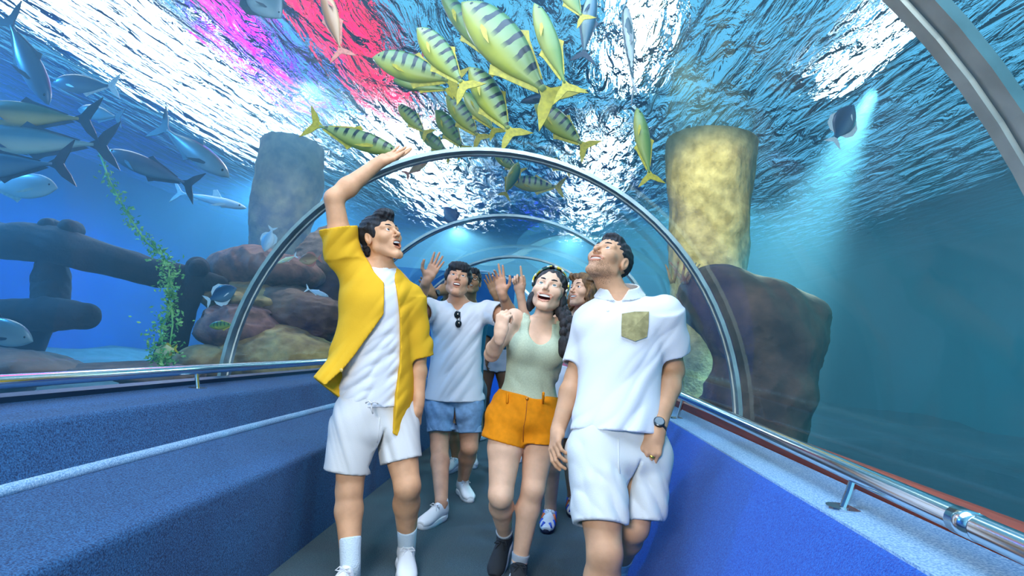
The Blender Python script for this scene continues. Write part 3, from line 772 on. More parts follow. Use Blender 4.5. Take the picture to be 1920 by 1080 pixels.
def shorts(root, J, legs, waist, m, s=1.0, disp=None, h=.0058, thick=.013, crotch=None, gap=.020, seam=None, seam_m=None):
    """legs: (hip, hem centre, radius at hip, radius at hem); waist: profile of the pelvis part"""
    st = stations(J, waist, s); S = [loft(st, .02, disp=disp)]; sub = []
    for (a, b, ra, rb, dp) in legs:
        a, b = V(a), V(b); t = unit(b - a); ax, hv, sv = torso_frame(J); r = unit(hv - t * (hv @ t)); f = np.cross(t, r)
        pc = V(J['pel']); a0 = a + ax * .10 + (pc + ax * .10 - a - ax * .10) * .25
        stt = [(a0, r, f, ra * .72, ra * dp * .80), (a, r, f, ra, ra * dp), ((a + b) / 2, r, f, (ra + rb) / 2, (ra + rb) / 2 * dp), (b, r, f, rb, rb * dp)]
        S.append(loft(stt, .035, disp=disp)); L_ = np.linalg.norm(b - a0); sub.append(loft(stt, .002, 's', grow=-thick - .004, ext=(.07 - L_, .08)))
    if crotch is not None:
        pc = V(J['pel']); hm = (V(legs[0][1]) + V(legs[1][1])) / 2; ax, hv, sv = torso_frame(J); fw = np.cross(ax, hv); c = V(crotch); c = c - fw * ((c - pc) @ fw) * .6
        d = hm - c; st = [(c, hv, fw, .0025, .20), (c + d * .4, hv, fw, .008, .20), (c + d * 1.25, hv, fw, gap, .20)]
        sub.append(loft(st, .012, 's'))
    o = sdf_obj('shorts', S + sub, h, m, root)
    if seam is not None:
        off = np.array(root.location); B = MB(); pts = []
        for px, py in seam:
            o_, d_ = Vector(CAM), Vector(at(px, py, 2.0) - CAM).normalized(); pts.append(ysh_hit(o, off, o_, d_) - off - np.array(d_) * .0005)
        B.tube(pts, .0022, 6); B.build('seam', seam_m or m, o, True)
    return o

def mk_skin(name, hexc):
    m = skin_mat(name, srgb(hexc)); m['tone'] = srgb(hexc); return m
def start(label, foot):
    r = empty('person', foot); return tag(r, label, 'person')
def body_shapes(J, prof, s, neck_r, arms, legs, H, mouth, fem=False, nose=1.0, extra=()):
    sh = [loft(stations(J, prof, s), .03)]
    nk = V(J['neck']); ax, hv, sv = torso_frame(J)
    sh.append(caps(nk - ax * .05, H.c - H.u * .055 * H.s - H.f * .018 * H.s, neck_r * 1.08, neck_r, .035))
    for sd in ('r', 'l'):
        sj = V(J['sho_' + sd]); sh.append(caps(nk - ax * .055, sj, .050 * s * (.8 if fem else 1), .052 * s * (.82 if fem else 1), .03))
        a = arms[sd]; sh += limb(sj, J['elb_' + sd], J['wri_' + sd], a[0], a[1], a[2], a[3], a[4], .02)
    for sd in ('r', 'l'):
        l = legs[sd] if isinstance(legs, dict) else legs; hp, kn, an = V(J['hip_' + sd]), V(J['kne_' + sd]), V(J['ank_' + sd])
        fw = np.cross(ax, hv); sh += limb(hp, kn, an, l[0], l[1], l[2], l[3], l[4], .02, bulge=-fw * .014)
        sh.append(ball(kn + fw * .026, (.027, .027, .036), .03))
        sh.append(caps(an, an + unit(an - kn) * .03, .034, .024, .02))
    sh.append(head_shape(H, mouth[0], mouth[1], mouth[2], fem, nose)); return sh + list(extra)
def hbox(w, f, pad=.17):
    c = V(w) + unit(f) * .075; return (c - pad * .78, c + pad * .78)
ARM_M = (.054, .050, .041, .044, .0285); ARM_F = (.041, .039, .033, .035, .0230)
LEG_M = (.092, .082, .058, .060, .038); LEG_F = (.088, .080, .054, .055, .034)
def dbg(n, J):
    if not globals().get('DEBUG_BONES'): return
    L = lambda a, b: round(float(np.linalg.norm(V(J[a]) - V(J[b]))), 2)
    print('BONES', n, 'torso', L('pel', 'neck'), 'sho', L('sho_r', 'sho_l'), 'hip', L('hip_r', 'hip_l'), 'ua', L('sho_r', 'elb_r'), L('sho_l', 'elb_l'), 'fa', L('elb_r', 'wri_r'), L('elb_l', 'wri_l'),
          'th', L('hip_r', 'kne_r'), L('hip_l', 'kne_l'), 'sh', L('kne_r', 'ank_r'), L('kne_l', 'ank_l'), 'neck-head', L('neck', 'head'), 'z head', round(float(J['head'][2]), 2), 'knee z', round(float(J['kne_r'][2]), 2), round(float(J['kne_l'][2]), 2), 'ank', J['ank_r'].round(2), J['ank_l'].round(2))

# ---- the man in the open yellow shirt
def man_yellow():
    J = dict(pel=at(704, 775, 2.56), neck=at(713, 500, 2.55), hip_r=at(668, 782, 2.50), hip_l=at(741, 784, 2.60), sho_r=at(644, 482, 2.48), sho_l=at(768, 562, 2.62),
             elb_r=at(626, 372, 2.42), wri_r=at(712, 304, 2.52), elb_l=at(783, 672, 2.66), wri_l=at(784, 758, 2.60), kne_r=at(655, 918, 2.44), kne_l=at(764, 912, 2.48),
             ank_r=at_z(657, 1058, .095), ank_l=at_z(763, 1020, .095), head=at(716, 448, 2.53))
    J['turn'] = V(-.93, -.36, .10); dbg('yellow', J)
    root = start('person in an open yellow shirt over white, one arm raised, looking up', (J['ank_r'] + J['ank_l']) / 2 * V(1, 1, 0))
    sk = mk_skin('skin_tan', 'd6a078'); H = Frame(J['head'], (.80, -.46, .36), (-.42, .10, .90), .98); mouth = (.025, .006, .029)
    hd = unit(at(770, 278, 2.62) - J['wri_r']); lh = (unit(V(.02, -.12, -1)), V(1, .2, 0))
    ex = hand_shapes(J['wri_r'], hd, (.30, -.45, .80), -1, (.16, .06, .04, .10), .12, .55) + hand_shapes(J['wri_l'], lh[0], (-.9, .3, 0), -1, (.25, .28, .3, .34), .04, .45)
    sh = body_shapes(J, MALE, .94, .053, dict(r=(.056, .052, .043, .047, .0295), l=ARM_M), LEG_M, H, mouth, extra=ex)
    build_body(root, sh, sk, H, mouth, [hbox(J['wri_r'], hd), hbox(J['wri_l'], lh[0])])
    face_parts(root, H, *mouth, HAIR_BLACK, mat('iris_dark', srgb('2a1a10'), .15), (.0, .93, .30))
    hair_obj(root, H, [((0, -.024, .050), (.086, .104, .086)), ((0.005, .058, .105), (.056, .045, .032)), ((0, -.078, -.030), (.058, .032, .052)), ((-.0768, .016, .022), (.004, .012, .030))],
             [((0, .118, -.020), (.070, .078, .096)), ((-.088, -.008, -.008), (.018, .024, .032)), ((0, .06, -.13), (.12, .09, .085))], HAIR_BLACK, h=.0028, amp=.0020, freq=300)
    # white shirt under it
    G = dict(t=(.06, .18, .38, .60, .80, .93, 1.0), a=(.184, .180, .168, .168, .168, .130, .080), b=(.146, .138, .128, .126, .126, .098, .070))
    ax, hv, sv = torso_frame(J)
    top(root, 't_shirt', J, G, .94, WHITE, cuts=[caps(J['neck'] - ax * .01, J['neck'] + ax * .2, .070, .09, .006, 's')], disp=folds(3, .0055, 34, (.6, .3, -.8)))
    # yellow overshirt, open at the front
    YEL = mat('yellow_cotton', srgb('e4ae28'), .85, vary=.06, scale=6, bump=.12, bscale=300, spec=.2)
    def opening(t, u, w):
        t = t * 1.13 - .13
        ur = np.interp(t, (-.3, .02, .15, .28, .47, .66, .87, 1.02), (.33, .26, .20, .135, .065, -.015, -.02, .085)).astype(F32)
        ul = np.interp(t, (-.3, 0, .28, .66, .92, 1.02), (-.140, -.138, -.118, -.095, -.070, -.075)).astype(F32)
        hem = np.interp(u, (-.16, .02, .28), (-.10, .04, .25)).astype(F32)
        return np.maximum(np.where(w > 0, np.minimum(ur - u, u - ul), -1.0), (hem - t) * .6).astype(F32)
    G = dict(t=(-.13, .02, .16, .35, .60, .80, .93, 1.0), a=(.290, .278, .262, .215, .188, .192, .160, .098), b=(.190, .185, .178, .160, .150, .142, .108, .074), rt=(.100, .086, .066, .03, .012, .008, .008, 0), fw=(.012, .01, .01, .005, .004, 0, 0, 0))
    el = J['sho_r'] + (J['elb_r'] - J['sho_r']) * .50; al = J['sho_l'] + (J['elb_l'] - J['sho_l']) * .98
    ysh = top(root, 'shirt', J, G, .94, YEL, sleeves=[(J['sho_r'], el, .082, .088), (J['sho_l'], al, .078, .080)],
              cuts=[caps(J['neck'] - ax * .02, J['neck'] + ax * .2, .074, .10, .006, 's')], disp=folds(8, .0060, 26, (.8, .2, -.55)), cutfn=opening, thick=.009)
    off = np.array(root.location)
    for (px, py) in ((714, 603), (694, 632), (668, 664), (640, 694)):
        o_, d_ = Vector(CAM), Vector(at(px, py, 2.0) - CAM).normalized()
        B = MB(); hit = ysh_hit(ysh, off, o_, d_); B.ellipsoid(hit - off, (.0085, .0050, .0085), 10, 6); B.build('button', mat('pearl_button', srgb('d9b35a'), .3), ysh, True)
    # shorts
    wst = dict(t=(-.20, -.14, 0, .15), a=(.120, .176, .176, .162), b=(.100, .134, .130, .120))
    shorts(root, J, [(J['hip_r'] + V(0, 0, .0), at(651, 884, 2.47), .112, .106, 1.06), (J['hip_l'], at(752, 864, 2.54), .110, .098, 1.06)], wst, CREAM, .97, folds(12, .0050, 30, (.85, .2, .42)), crotch=at(707, 836, 2.56), gap=.030, seam=[(712, 782), (711, 800), (709, 818), (707, 830)])
    d = MB(); c = at(697, 756, 2.385) - off
    d.tube([c + (-.028, 0, -.002), c + (-.012, -.008, .010), c + (0, -.006, 0), c + (.014, -.010, .010), c + (.030, 0, 0)], .0035, 6); d.tube([c, c + (.004, -.008, -.025), c + (.012, -.004, -.045)], .0035, 6)
    d.build('drawstring', CREAM, root, True)
    for sd, toe, pu in (('r', (-.02, -1, -.02), (0, 0, 1)), ('l', (.30, -.93, -.06), (0, 0, 1))):
        shoe(root, J['ank_' + sd], toe, SHOE_W, SOLE_W, WHITE, 1.0, pu)
        sock(root, J['ank_' + sd], J['kne_' + sd], .043, .105, mat('white_sock', srgb('cfdde4'), .95, bump=.4, bscale=160, scale=160))
    return root
man_yellow()

# ---- the man in the white polo shirt with the khaki pocket
def man_polo():
    J = dict(pel=at(1160, 830, 2.22), neck=at(1162, 556, 2.34), hip_r=at(1116, 838, 2.18), hip_l=at(1206, 842, 2.26), sho_r=at(1108, 602, 2.38), sho_l=at(1246, 586, 2.28),
             elb_r=at(1078, 708, 2.32), wri_r=at(1046, 806, 2.22), elb_l=at(1262, 694, 2.36), wri_l=at(1232, 806, 2.16), kne_r=at(1134, 1038, 1.98), kne_l=at(1186, 985, 2.14),
             ank_r=at_z(1128, 1205, .095), ank_l=at(1160, 1058, 2.44), head=at(1141, 492, 2.34))
    J['turn'] = V(-.97, .20, .03); dbg('polo', J)
    root = start('person in a white polo shirt with a khaki chest pocket, smiling upward', (J['ank_r'] + J['ank_l']) / 2 * V(1, 1, 0))
    sk = mk_skin('skin_olive', 'c99874'); H = Frame(J['head'], (-.52, -.66, .52), (.30, .30, .88), .98); mouth = (.006, .013, .037)
    hr, hl = unit(at(1036, 856, 2.12) - J['wri_r']), unit(at(1212, 868, 2.10) - J['wri_l'])
    ex = hand_shapes(J['wri_r'], hr, (.75, .45, -.1), 1, (.42, .50, .58, .62), .04, .45) + hand_shapes(J['wri_l'], hl, (.1, .9, .1), 1, (.62, .66, .7, .72), .04, .35, 1.10)
    sh = body_shapes(J, MALE, .94, .058, dict(r=ARM_M, l=(.058, .055, .046, .048, .031)), (.094, .086, .060, .062, .039), H, mouth, nose=1.15, extra=ex)
    build_body(root, sh, sk, H, mouth, [hbox(J['wri_r'], hr), hbox(J['wri_l'], hl)], stubble=True)
    face_parts(root, H, *mouth, HAIR_BLACK, mat('iris_dark', srgb('2a1a10'), .15), (-.1, .94, .28))
    # short faded crop and stubble
    hair_obj(root, H, [((0, -.022, .044), (.0815, .102, .087)), ((0, .040, .098), (.050, .045, .024))],
             [((0, .140, -.030), (.085, .100, .112)), ((-.090, -.010, -.010), (.018, .026, .034)), ((0, .06, -.16), (.13, .16, .130))], HAIR_BLACK, amp=.0014, freq=330)
    POL = mat('white_pique', (.72, .74, .78), .85, bump=.12, bscale=320, scale=300, spec=.2)
    ax, hv, sv = torso_frame(J); fw = np.cross(ax, sv)
    G = dict(t=(.06, .16, .35, .60, .80, .93, 1.0), a=(.206, .198, .182, .192, .200, .158, .090), b=(.160, .150, .134, .136, .134, .098, .068))
    er = J['sho_r'] + (J['elb_r'] - J['sho_r']) * .80; el = J['sho_l'] + (J['elb_l'] - J['sho_l']) * .70
    nb = J['neck'] - ax * .01
    top(root, 'polo_shirt', J, G, .95, POL, sleeves=[(J['sho_r'], er, .070, .072), (J['sho_l'], el, .078, .084)],
        cuts=[caps(nb, nb + ax * .2, .068, .09, .006, 's'), caps(nb + fw * .070 + ax * .02, nb + fw * .16 - ax * .075, .040, .010, .006, 's')], disp=folds(21, .0054, 24, (.75, .1, -.6)))
    # collar: a flared band round the neck, open in front
    cax = unit(ax * .86 + fw * .50); cr_ = unit(sv); cfw = np.cross(cax, cr_); c0 = nb + ax * .006 + fw * .020
    cst = [(c0, cr_, cfw, .112, .100), (c0 + cax * .020, cr_, cfw, .096, .088), (c0 + cax * .042, cr_, cfw, .084, .078)]
    col = [loft(cst, .002, cut=lambda t, u, w: np.where(w > 0, .012 + .030 * t - np.abs(u), -1.0)), loft(cst, .002, 's', grow=-.0075, ext=(.03, .03))]
    sdf_obj('collar', col, .0038, POL, root)
    off = np.array(root.location)
    def chest(px, py): 
        o_, d_ = Vector(CAM), Vector(at(px, py, 2.0) - CAM).normalized(); s = [c for c in root.children if c.name.startswith('polo_shirt')][0]
        return ysh_hit(s, off, o_, d_), d_
    ps = [(1166, 588), (1190, 584), (1217, 584), (1216, 612), (1213, 632), (1191, 640), (1165, 630), (1165, 610)]
    cc, dd = chest(1190, 611); pv = [cc - np.array(dd) * .014]; 
    for p in ps: h_, d_ = chest(*p); pv.append(h_ - np.array(d_) * .010)
    n = len(ps); back = [p + np.array(dd) * .022 for p in pv]
    fc = [(0, 1 + i, 1 + (i + 1) % n) for i in range(n)] + [(1 + i, n + 2 + i, n + 2 + (i + 1) % n, 1 + (i + 1) % n) for i in range(n)]
    fc = [tuple(reversed(f)) for f in fc]
    obj('chest_pocket', [p - off for p in pv + back], fc, mat('khaki', srgb('9d9468'), .85, vary=.22, scale=30, bump=.3, bscale=60, spec=.2), root)
    b_, d_ = chest(1140, 583); B = MB(); B.ellipsoid(b_ - off, (.006, .004, .006), 10, 6); B.build('button', mat('white_button', (.8, .8, .8), .3), root, True)
    wst = dict(t=(-.20, -.14, 0, .22), a=(.125, .176, .166, .140), b=(.105, .134, .124, .105))
    shorts(root, J, [(J['hip_r'], at(1127, 985, 2.03), .116, .098, 1.06), (J['hip_l'], at(1200, 975, 2.16), .114, .092, 1.06)], wst, mat('pale_twill', (.66, .67, .65), .9, bump=.15, bscale=300, scale=300, spec=.2), .97, folds(31, .0052, 28, (.85, .2, .45)), crotch=at(1164, 893, 2.22), gap=.014, seam=[(1160, 822), (1160, 845), (1160, 868), (1162, 888)])
    shoe(root, J['ank_r'], (-.04, -1, -.02), SHOE_W, SOLE_W, WHITE, 1.02); shoe(root, J['ank_l'], (-.02, -.80, -.60), SHOE_W, SOLE_W, WHITE, 1.02, (0, -.6, .8))
    for sd in 'rl': sock(root, J['ank_' + sd], J['kne_' + sd], .044, .10, mat('white_sock', srgb('cfdde4'), .95))
    # wrist watch and ring
    w = J['wri_l']; d = unit(w - J['elb_l']); wc = w - d * .012 - off; B = MB()
    BLK = mat('black_rubber', (.012, .013, .016), .4)
    B.tube([wc - d * .012, wc - d * .011, wc + d * .011, wc + d * .012], [.0325, .0345, .0345, .0325], 24); wt = B.build('watch', BLK, root, True)
    nf = unit(V(CAM) - w); nf = unit(nf - d * (nf @ d)); B = MB(); B.tube([wc + nf * .031, wc + nf * .042, wc + nf * .044], [.0215, .0215, .018], 24); B.build('watch_case', mat('dark_steel', (.05, .06, .07), .3, 1.0), wt, False)
    B = MB(); B.tube([wc + nf * .0440, wc + nf * .0446], .0165, 24); B.build('watch_glass', mat('watch_dial', srgb('27454f'), .08), wt)
    P = hand_frame(J['wri_l'], hl, (.1, .9, .1), 1, 1.10); a = P((.094, -.011, -.001)) - off; b2 = P((.100, -.011, .003)) - off
    B = MB(); B.tube([a, b2], .0122, 16); B.build('ring', mat('gold_ring', srgb('c9a24a'), .2, 1.0), root, True)
    return root

# ---- the woman in the tank top
def woman_tank():
    J = dict(pel=at(985, 775, 2.66), neck=at(1014, 603, 2.64), hip_r=at(952, 782, 2.63), hip_l=at(1016, 784, 2.69), sho_r=at(964, 595, 2.62), sho_l=at(1060, 602, 2.70),
             elb_r=at(922, 664, 2.52), wri_r=at(938, 628, 2.34), elb_l=at(1082, 688, 2.72), wri_l=at(1104, 704, 2.52), kne_r=at(939, 928, 2.50), kne_l=at(1000, 915, 2.60),
             ank_r=at(946, 1000, 2.78), ank_l=at_z(974, 1052, .095), head=at(1029, 549, 2.62))
    J['turn'] = V(-.97, -.10, -.16); dbg('tank', J)
    root = start('person in a grey green tank top and orange shorts, dark braid, mouth wide open', (J['ank_r'] + J['ank_l']) / 2 * V(1, 1, 0))
    sk = mk_skin('skin_fair', 'e2b596'); H = Frame(J['head'], (-.10, -.92, .26), (.17, .24, .95), 1.02, .93); mouth = (.024, .010, .035)
    hr = unit(at(941, 604, 2.34) - J['wri_r']); hl = unit(at(1070, 698, 2.28) - J['wri_l'])
    ex = hand_shapes(J['wri_r'], hr, (.45, .75, .1), -1, (1.05, 1.05, 1.1, 1.1), .03, .2, .92) + hand_shapes(J['wri_l'], hl, (.2, .9, -.2), 1, (.22, .22, .24, .26), .05, .5, .92)
    ax, hv, sv = torso_frame(J); fw = np.cross(ax, sv); cc = J['pel'] + (J['neck'] - J['pel']) * .70
    bust = [ball(cc + fw * .072 + sv * .066 * sg, (.062, .050, .062), .04) for sg in (1, -1)]
    sh = body_shapes(J, FEM, .92, .044, dict(r=ARM_F, l=ARM_F), LEG_F, H, mouth, True, .9, extra=ex + bust)
    build_body(root, sh, sk, H, mouth, [hbox(J['wri_r'], hr), hbox(J['wri_l'], hl)])
    face_parts(root, H, *mouth, HAIR_BLACK, mat('iris_grey', srgb('5a6a60'), .15), (0, .93, .32), fem=True)
    HB = strands('dark_hair', (.008, .006, .007))
    hair_obj(root, H, [((0, -.022, .046), (.085, .102, .086)), ((-.074, -.018, -.055), (.022, .035, .060)), ((0, -.075, -.04), (.06, .04, .06))],
             [((0, .108, -.016), (.070, .088, .104)), ((0, .085, -.14), (.085, .09, .08))], HB, amp=.0016, freq=230)
    off = np.array(root.location)
    # braid over the left shoulder
    p0 = [H.w((-.068, -.02, -.06)), at(1063, 600, 2.54), at(1061, 640, 2.50)]; B = MB()
    pts = [p0[0] + (p0[1] - p0[0]) * t for t in np.linspace(0, 1, 6)] + [p0[1] + (p0[2] - p0[1]) * t for t in np.linspace(0, 1, 6)[1:]]
    S = []
    for i, p in enumerate(pts):
        lat = V(.014, .004, 0) * (1 if i % 2 else -1); r = .026 - .0006 * i
        S.append(ball(p + lat, (r * .95, r * .85, r * 1.15), .006))
    tip = at(1058, 662, 2.50); S += [ball(p0[2] + (tip - p0[2]) * .5, (.030, .026, .036), .02), ball(tip, (.024, .02, .026), .02)]
    sdf_obj('braid', S, .0035, HB, root)
    # patterned headband
    B = MB(); hp = []
    arc = [H.w((.0850 * math.sin(t), .024 - .012 * abs(math.sin(t)), .044 + .0885 * math.cos(t))) - off for t in np.linspace(-1.9, 1.9, 27)]
    n = 27; v = []; f = []; fm = []
    for i, p in enumerate(arc):
        up_ = unit(p + off - H.w((0, .02, .03)))
        for dy, dr in ((-.017, 0), (-.016, .006), (.016, .006), (.017, 0)): v.append(p + H.f * dy * H.s + up_ * dr)
    pal = [3, 0, 1, 2, 0, 3, 2, 1, 0, 2, 3, 1]
    for i in range(n - 1):
        for k in range(4):
            f.append((i * 4 + k, (i + 1) * 4 + k, (i + 1) * 4 + (k + 1) % 4, i * 4 + (k + 1) % 4)); fm.append(pal[(i * 5 + k * 3) % 12])
    HM = [mat('band_yellow', srgb('d8c23a'), .8), mat('band_navy', srgb('1b2030'), .8), mat('band_white', srgb('dcdcd0'), .8), mat('band_teal', srgb('4d8f8a'), .8)]
    obj('headband', v, f, HM, root, True, fm)
    TNK = mat('sage_knit', srgb('b6bfa4'), .9, vary=.08, scale=180, bump=.15, bscale=260, spec=.15)
    G = dict(t=(-.02, .10, .28, .50, .72, .88, 1.0), a=(.178, .170, .142, .146, .158, .132, .090), b=(.128, .122, .104, .108, .112, .084, .060))
    nb = J['neck']
    cuts = [caps(nb - ax * .02, nb + ax * .2, .062, .09, .006, 's'), ball(nb + fw * .085 - ax * .030, (.060, .085, .082), .006, 's', M=np.stack([sv, fw, ax], 1))]
    for sd in 'rl': cuts.append(ball(J['sho_' + sd] - ax * .015 + (J['sho_' + sd] - nb) * .30, (.062, .085, .088), .006, 's'))
    tb_ = [ball(cc + fw * .078 + sv * .066 * sg, (.068, .054, .068), .045) for sg in (1, -1)]
    bo = [c for c in root.children if c.name.startswith('body')][0]; straps = []
    for sg in (1, -1):
        for lat in (.070, .086):
            pts = []
            for t in np.linspace(.085, -.075, 9):
                o_ = nb + sv * lat * sg + fw * t + ax * .12; r_ = bo.ray_cast(Vector(o_ - off), Vector(-ax))
                if r_[0] and ax @ (np.array(r_[1]) + off - nb) < .03: pts.append(np.array(r_[1]) + off - ax * .004)
            straps += chain(pts, [.0115] * len(pts), .006)
            if pts: straps.append(caps(pts[0], pts[0] - ax * .07 + fw * .012, .0115, .012, .008))
    top(root, 'tank_top', J, G, .92, TNK, after=straps, cuts=cuts, disp=folds(41, .0042, 30, (.75, .2, .55)), extra=tb_, hollow=False)
    ORG = mat('orange_twill', srgb('e58a10'), .85, vary=.07, scale=40, bump=.15, bscale=300, spec=.2)
    wst = dict(t=(-.20, -.10, .08, .20), a=(.120, .182, .180, .158), b=(.100, .136, .130, .114))
    shr = shorts(root, J, [(J['hip_r'], at(943, 829, 2.60), .102, .106, 1.06), (J['hip_l'], at(1006, 831, 2.65), .102, .104, 1.06)], wst, ORG, .93, folds(44, .0040, 34, (.75, .3, .5)), seam=[(988, 752), (987, 768), (985, 786), (982, 800), (981, 815), (981, 829)], seam_m=mat('orange_thread', srgb('a85c06'), .8))
    def on(px, py):
        o_, d_ = Vector(CAM), Vector(at(px, py, 2.0) - CAM).normalized(); return ysh_hit(shr, off, o_, d_)
    B = MB(); B.ellipsoid(on(988, 748) - off, (.009, .005, .009), 10, 6); B.build('waist_button', mat('brass', srgb('b8742a'), .35, .6), shr, True)
    for px in (952, 1019):
        a, b = on(px, 737), on(px - 1, 756); B = MB(); B.tube([a - off + (0, .004, 0), a - off + (0, -.005, -.004), b - off + (0, -.005, .004), b - off + (0, .004, 0)], .006, 8); B.build('belt_loop', ORG, shr, True)
    DK = mat('black_knit', (.010, .012, .016), .8); SW = mat('white_edge', (.62, .66, .68), .6)
    shoe(root, J['ank_r'], (-.14, -.86, -.48), DK, SW, DK, .93, (-.05, -.45, .88)); shoe(root, J['ank_l'], (.05, -1, -.02), DK, SW, DK, .93)
    for sd in 'rl': sock(root, J['ank_' + sd], J['kne_' + sd], .0385, .035, mat('grey_sock', srgb('9fa8b0'), .95))
    return root

# ---- the black haired man in the white v-neck shirt
def man_vneck():
    J = dict(pel=at(852, 752, 3.72), neck=at(859, 564, 3.68), hip_r=at(826, 756, 3.70), hip_l=at(878, 757, 3.74), sho_r=at(806, 580, 3.66), sho_l=at(912, 584, 3.72),
             elb_r=at(778, 590, 3.46), wri_r=at(801, 524, 3.34), elb_l=at(958, 594, 3.56), wri_l=at(942, 550, 3.40), kne_r=at(824, 838, 3.62), kne_l=at(880, 838, 3.72),
             ank_r=at_z(828, 944, .095), ank_l=at_z(868, 900, .095), head=at(858, 528, 3.64))
    dbg('vneck', J)
    root = start('person in a white v-neck shirt and pale denim shorts, both palms raised', (J['ank_r'] + J['ank_l']) / 2 * V(1, 1, 0))
    sk = mk_skin('skin_warm', 'd39a78'); H = Frame(J['head'], (.16, -.93, .30), (0, .28, .95), 1.04); mouth = (.014, .004, .026)
    hr = unit(at(826, 478, 3.34) - J['wri_r']); hl = unit(at(932, 496, 3.38) - J['wri_l'])
    ex = hand_shapes(J['wri_r'], hr, (.15, -.95, -.2), 1, (.08, .05, .10, .14), .13, .9) + hand_shapes(J['wri_l'], hl, (-.1, -.95, -.1), -1, (.08, .05, .40, .5), .10, .9)
    sh = body_shapes(J, MALE, .94, .052, dict(r=ARM_M, l=ARM_M), LEG_M, H, mouth, nose=1.05, extra=ex)
    build_body(root, sh, sk, H, mouth, [hbox(J['wri_r'], hr), hbox(J['wri_l'], hl)], .006, .003, .0033)
    face_parts(root, H, *mouth, HAIR_BLACK, mat('iris_dark', srgb('2a1a10'), .15), (0, .93, .30))
    hair_obj(root, H, [((0, -.020, .050), (.092, .108, .088)), ((0, .064, .078), (.076, .040, .040)), ((-.080, .006, .018), (.007, .018, .036))],
             [((0, .128, -.040), (.078, .090, .096)), ((-.092, -.010, -.018), (.020, .026, .032)), ((0, .05, -.14), (.12, .10, .095))], HAIR_BLACK, .0032, .0016, 260, 1.5)
    ax, hv, sv = torso_frame(J); fw = np.cross(ax, sv); nb = J['neck'] - ax * .005
    G = dict(t=(.02, .14, .35, .60, .80, .93, 1.0), a=(.218, .206, .188, .184, .190, .155, .086), b=(.156, .148, .138, .132, .126, .094, .064))
    er = J['sho_r'] + (J['elb_r'] - J['sho_r']) * .62; el = J['sho_l'] + (J['elb_l'] - J['sho_l']) * .62
    tee = top(root, 't_shirt', J, G, .95, WHITE, sleeves=[(J['sho_r'], er, .076, .092), (J['sho_l'], el, .076, .088)],
        cuts=[caps(nb, nb + ax * .2, .066, .09, .006, 's'), caps(nb + fw * .06, nb + fw * .15 - ax * .085, .045, .006, .006, 's')], disp=folds(51, .0042, 26, (.8, .1, -.55)), h=.006)
    DEN = mat('pale_denim', srgb('7fa0c0'), .85, vary=.16, scale=26, bump=.15, bscale=320, spec=.2)
    wst = dict(t=(-.20, -.14, 0, .22), a=(.120, .176, .174, .160), b=(.100, .130, .128, .118))
    cuffm = mat('denim_cuff', srgb('97b4d0'), .85)
    lg = [(J['hip_r'], at(828, 808, 3.66), .106, .090, 1.12), (J['hip_l'], at(876, 808, 3.73), .108, .090, 1.12)]
    sr = shorts(root, J, lg, wst, DEN, .97, folds(54, .0045, 30, (.85, .2, .4)), .006, crotch=at(851, 768, 3.72), gap=.020)
    for hp, hm, ra, rb, dp in lg:
        d = unit(V(hm) - V(hp)); a = V(hm) - d * .042
        sdf_obj('cuff', [tube_loft(a, V(hm) + d * .004, rb + .007, rb + .009, k=.002), tube_loft(a - d * .02, V(hm) + d * .03, rb - .006, rb - .006, k=.002, op='s')], .0055, cuffm, root)
    for sd, toe in (('r', (-.34, -.94, -.02)), ('l', (.42, -.90, -.02))):
        shoe(root, J['ank_' + sd], toe, SHOE_W, SOLE_W, WHITE, 1.0)
    # sunglasses hooked on the collar
    c = at(859, 600, 3.52); r_ = empty('sunglasses', c); tag(r_, 'black sunglasses hooked on the collar of the white v-neck shirt', 'sunglasses')
    GL = mat('dark_lens', (.01, .011, .013), .08); t_ = unit(V(.10, .04, -1.0)); sd_ = V(1, .05, .1)
    for k, (dz) in enumerate((-.012, -.062)):
        o_, d_ = Vector(CAM), Vector(at(858 + k * 2, 590 + k * 17, 2.0) - CAM).normalized(); hit = ysh_hit(tee, np.array(root.location), o_, d_)
        B = MB(); B.ellipsoid(hit + V(0, -.012, 0) - c, (.022, .007, .026), 18, 10); B.build('lens', GL, r_, True)
        if k == 0: h0 = hit
    B = MB(); B.tube([h0 - c + (.018, -.016, .02), h0 - c + (.022, -.018, -.02), h0 - c + (.026, -.018, -.085)], .0028, 8); B.tube([h0 - c + (-.004, -.016, -.022), h0 - c + (.006, -.017, -.034)], .003, 8); B.build('frame', mat('black_plastic', (.008, .008, .009), .25), r_, True)
    return root

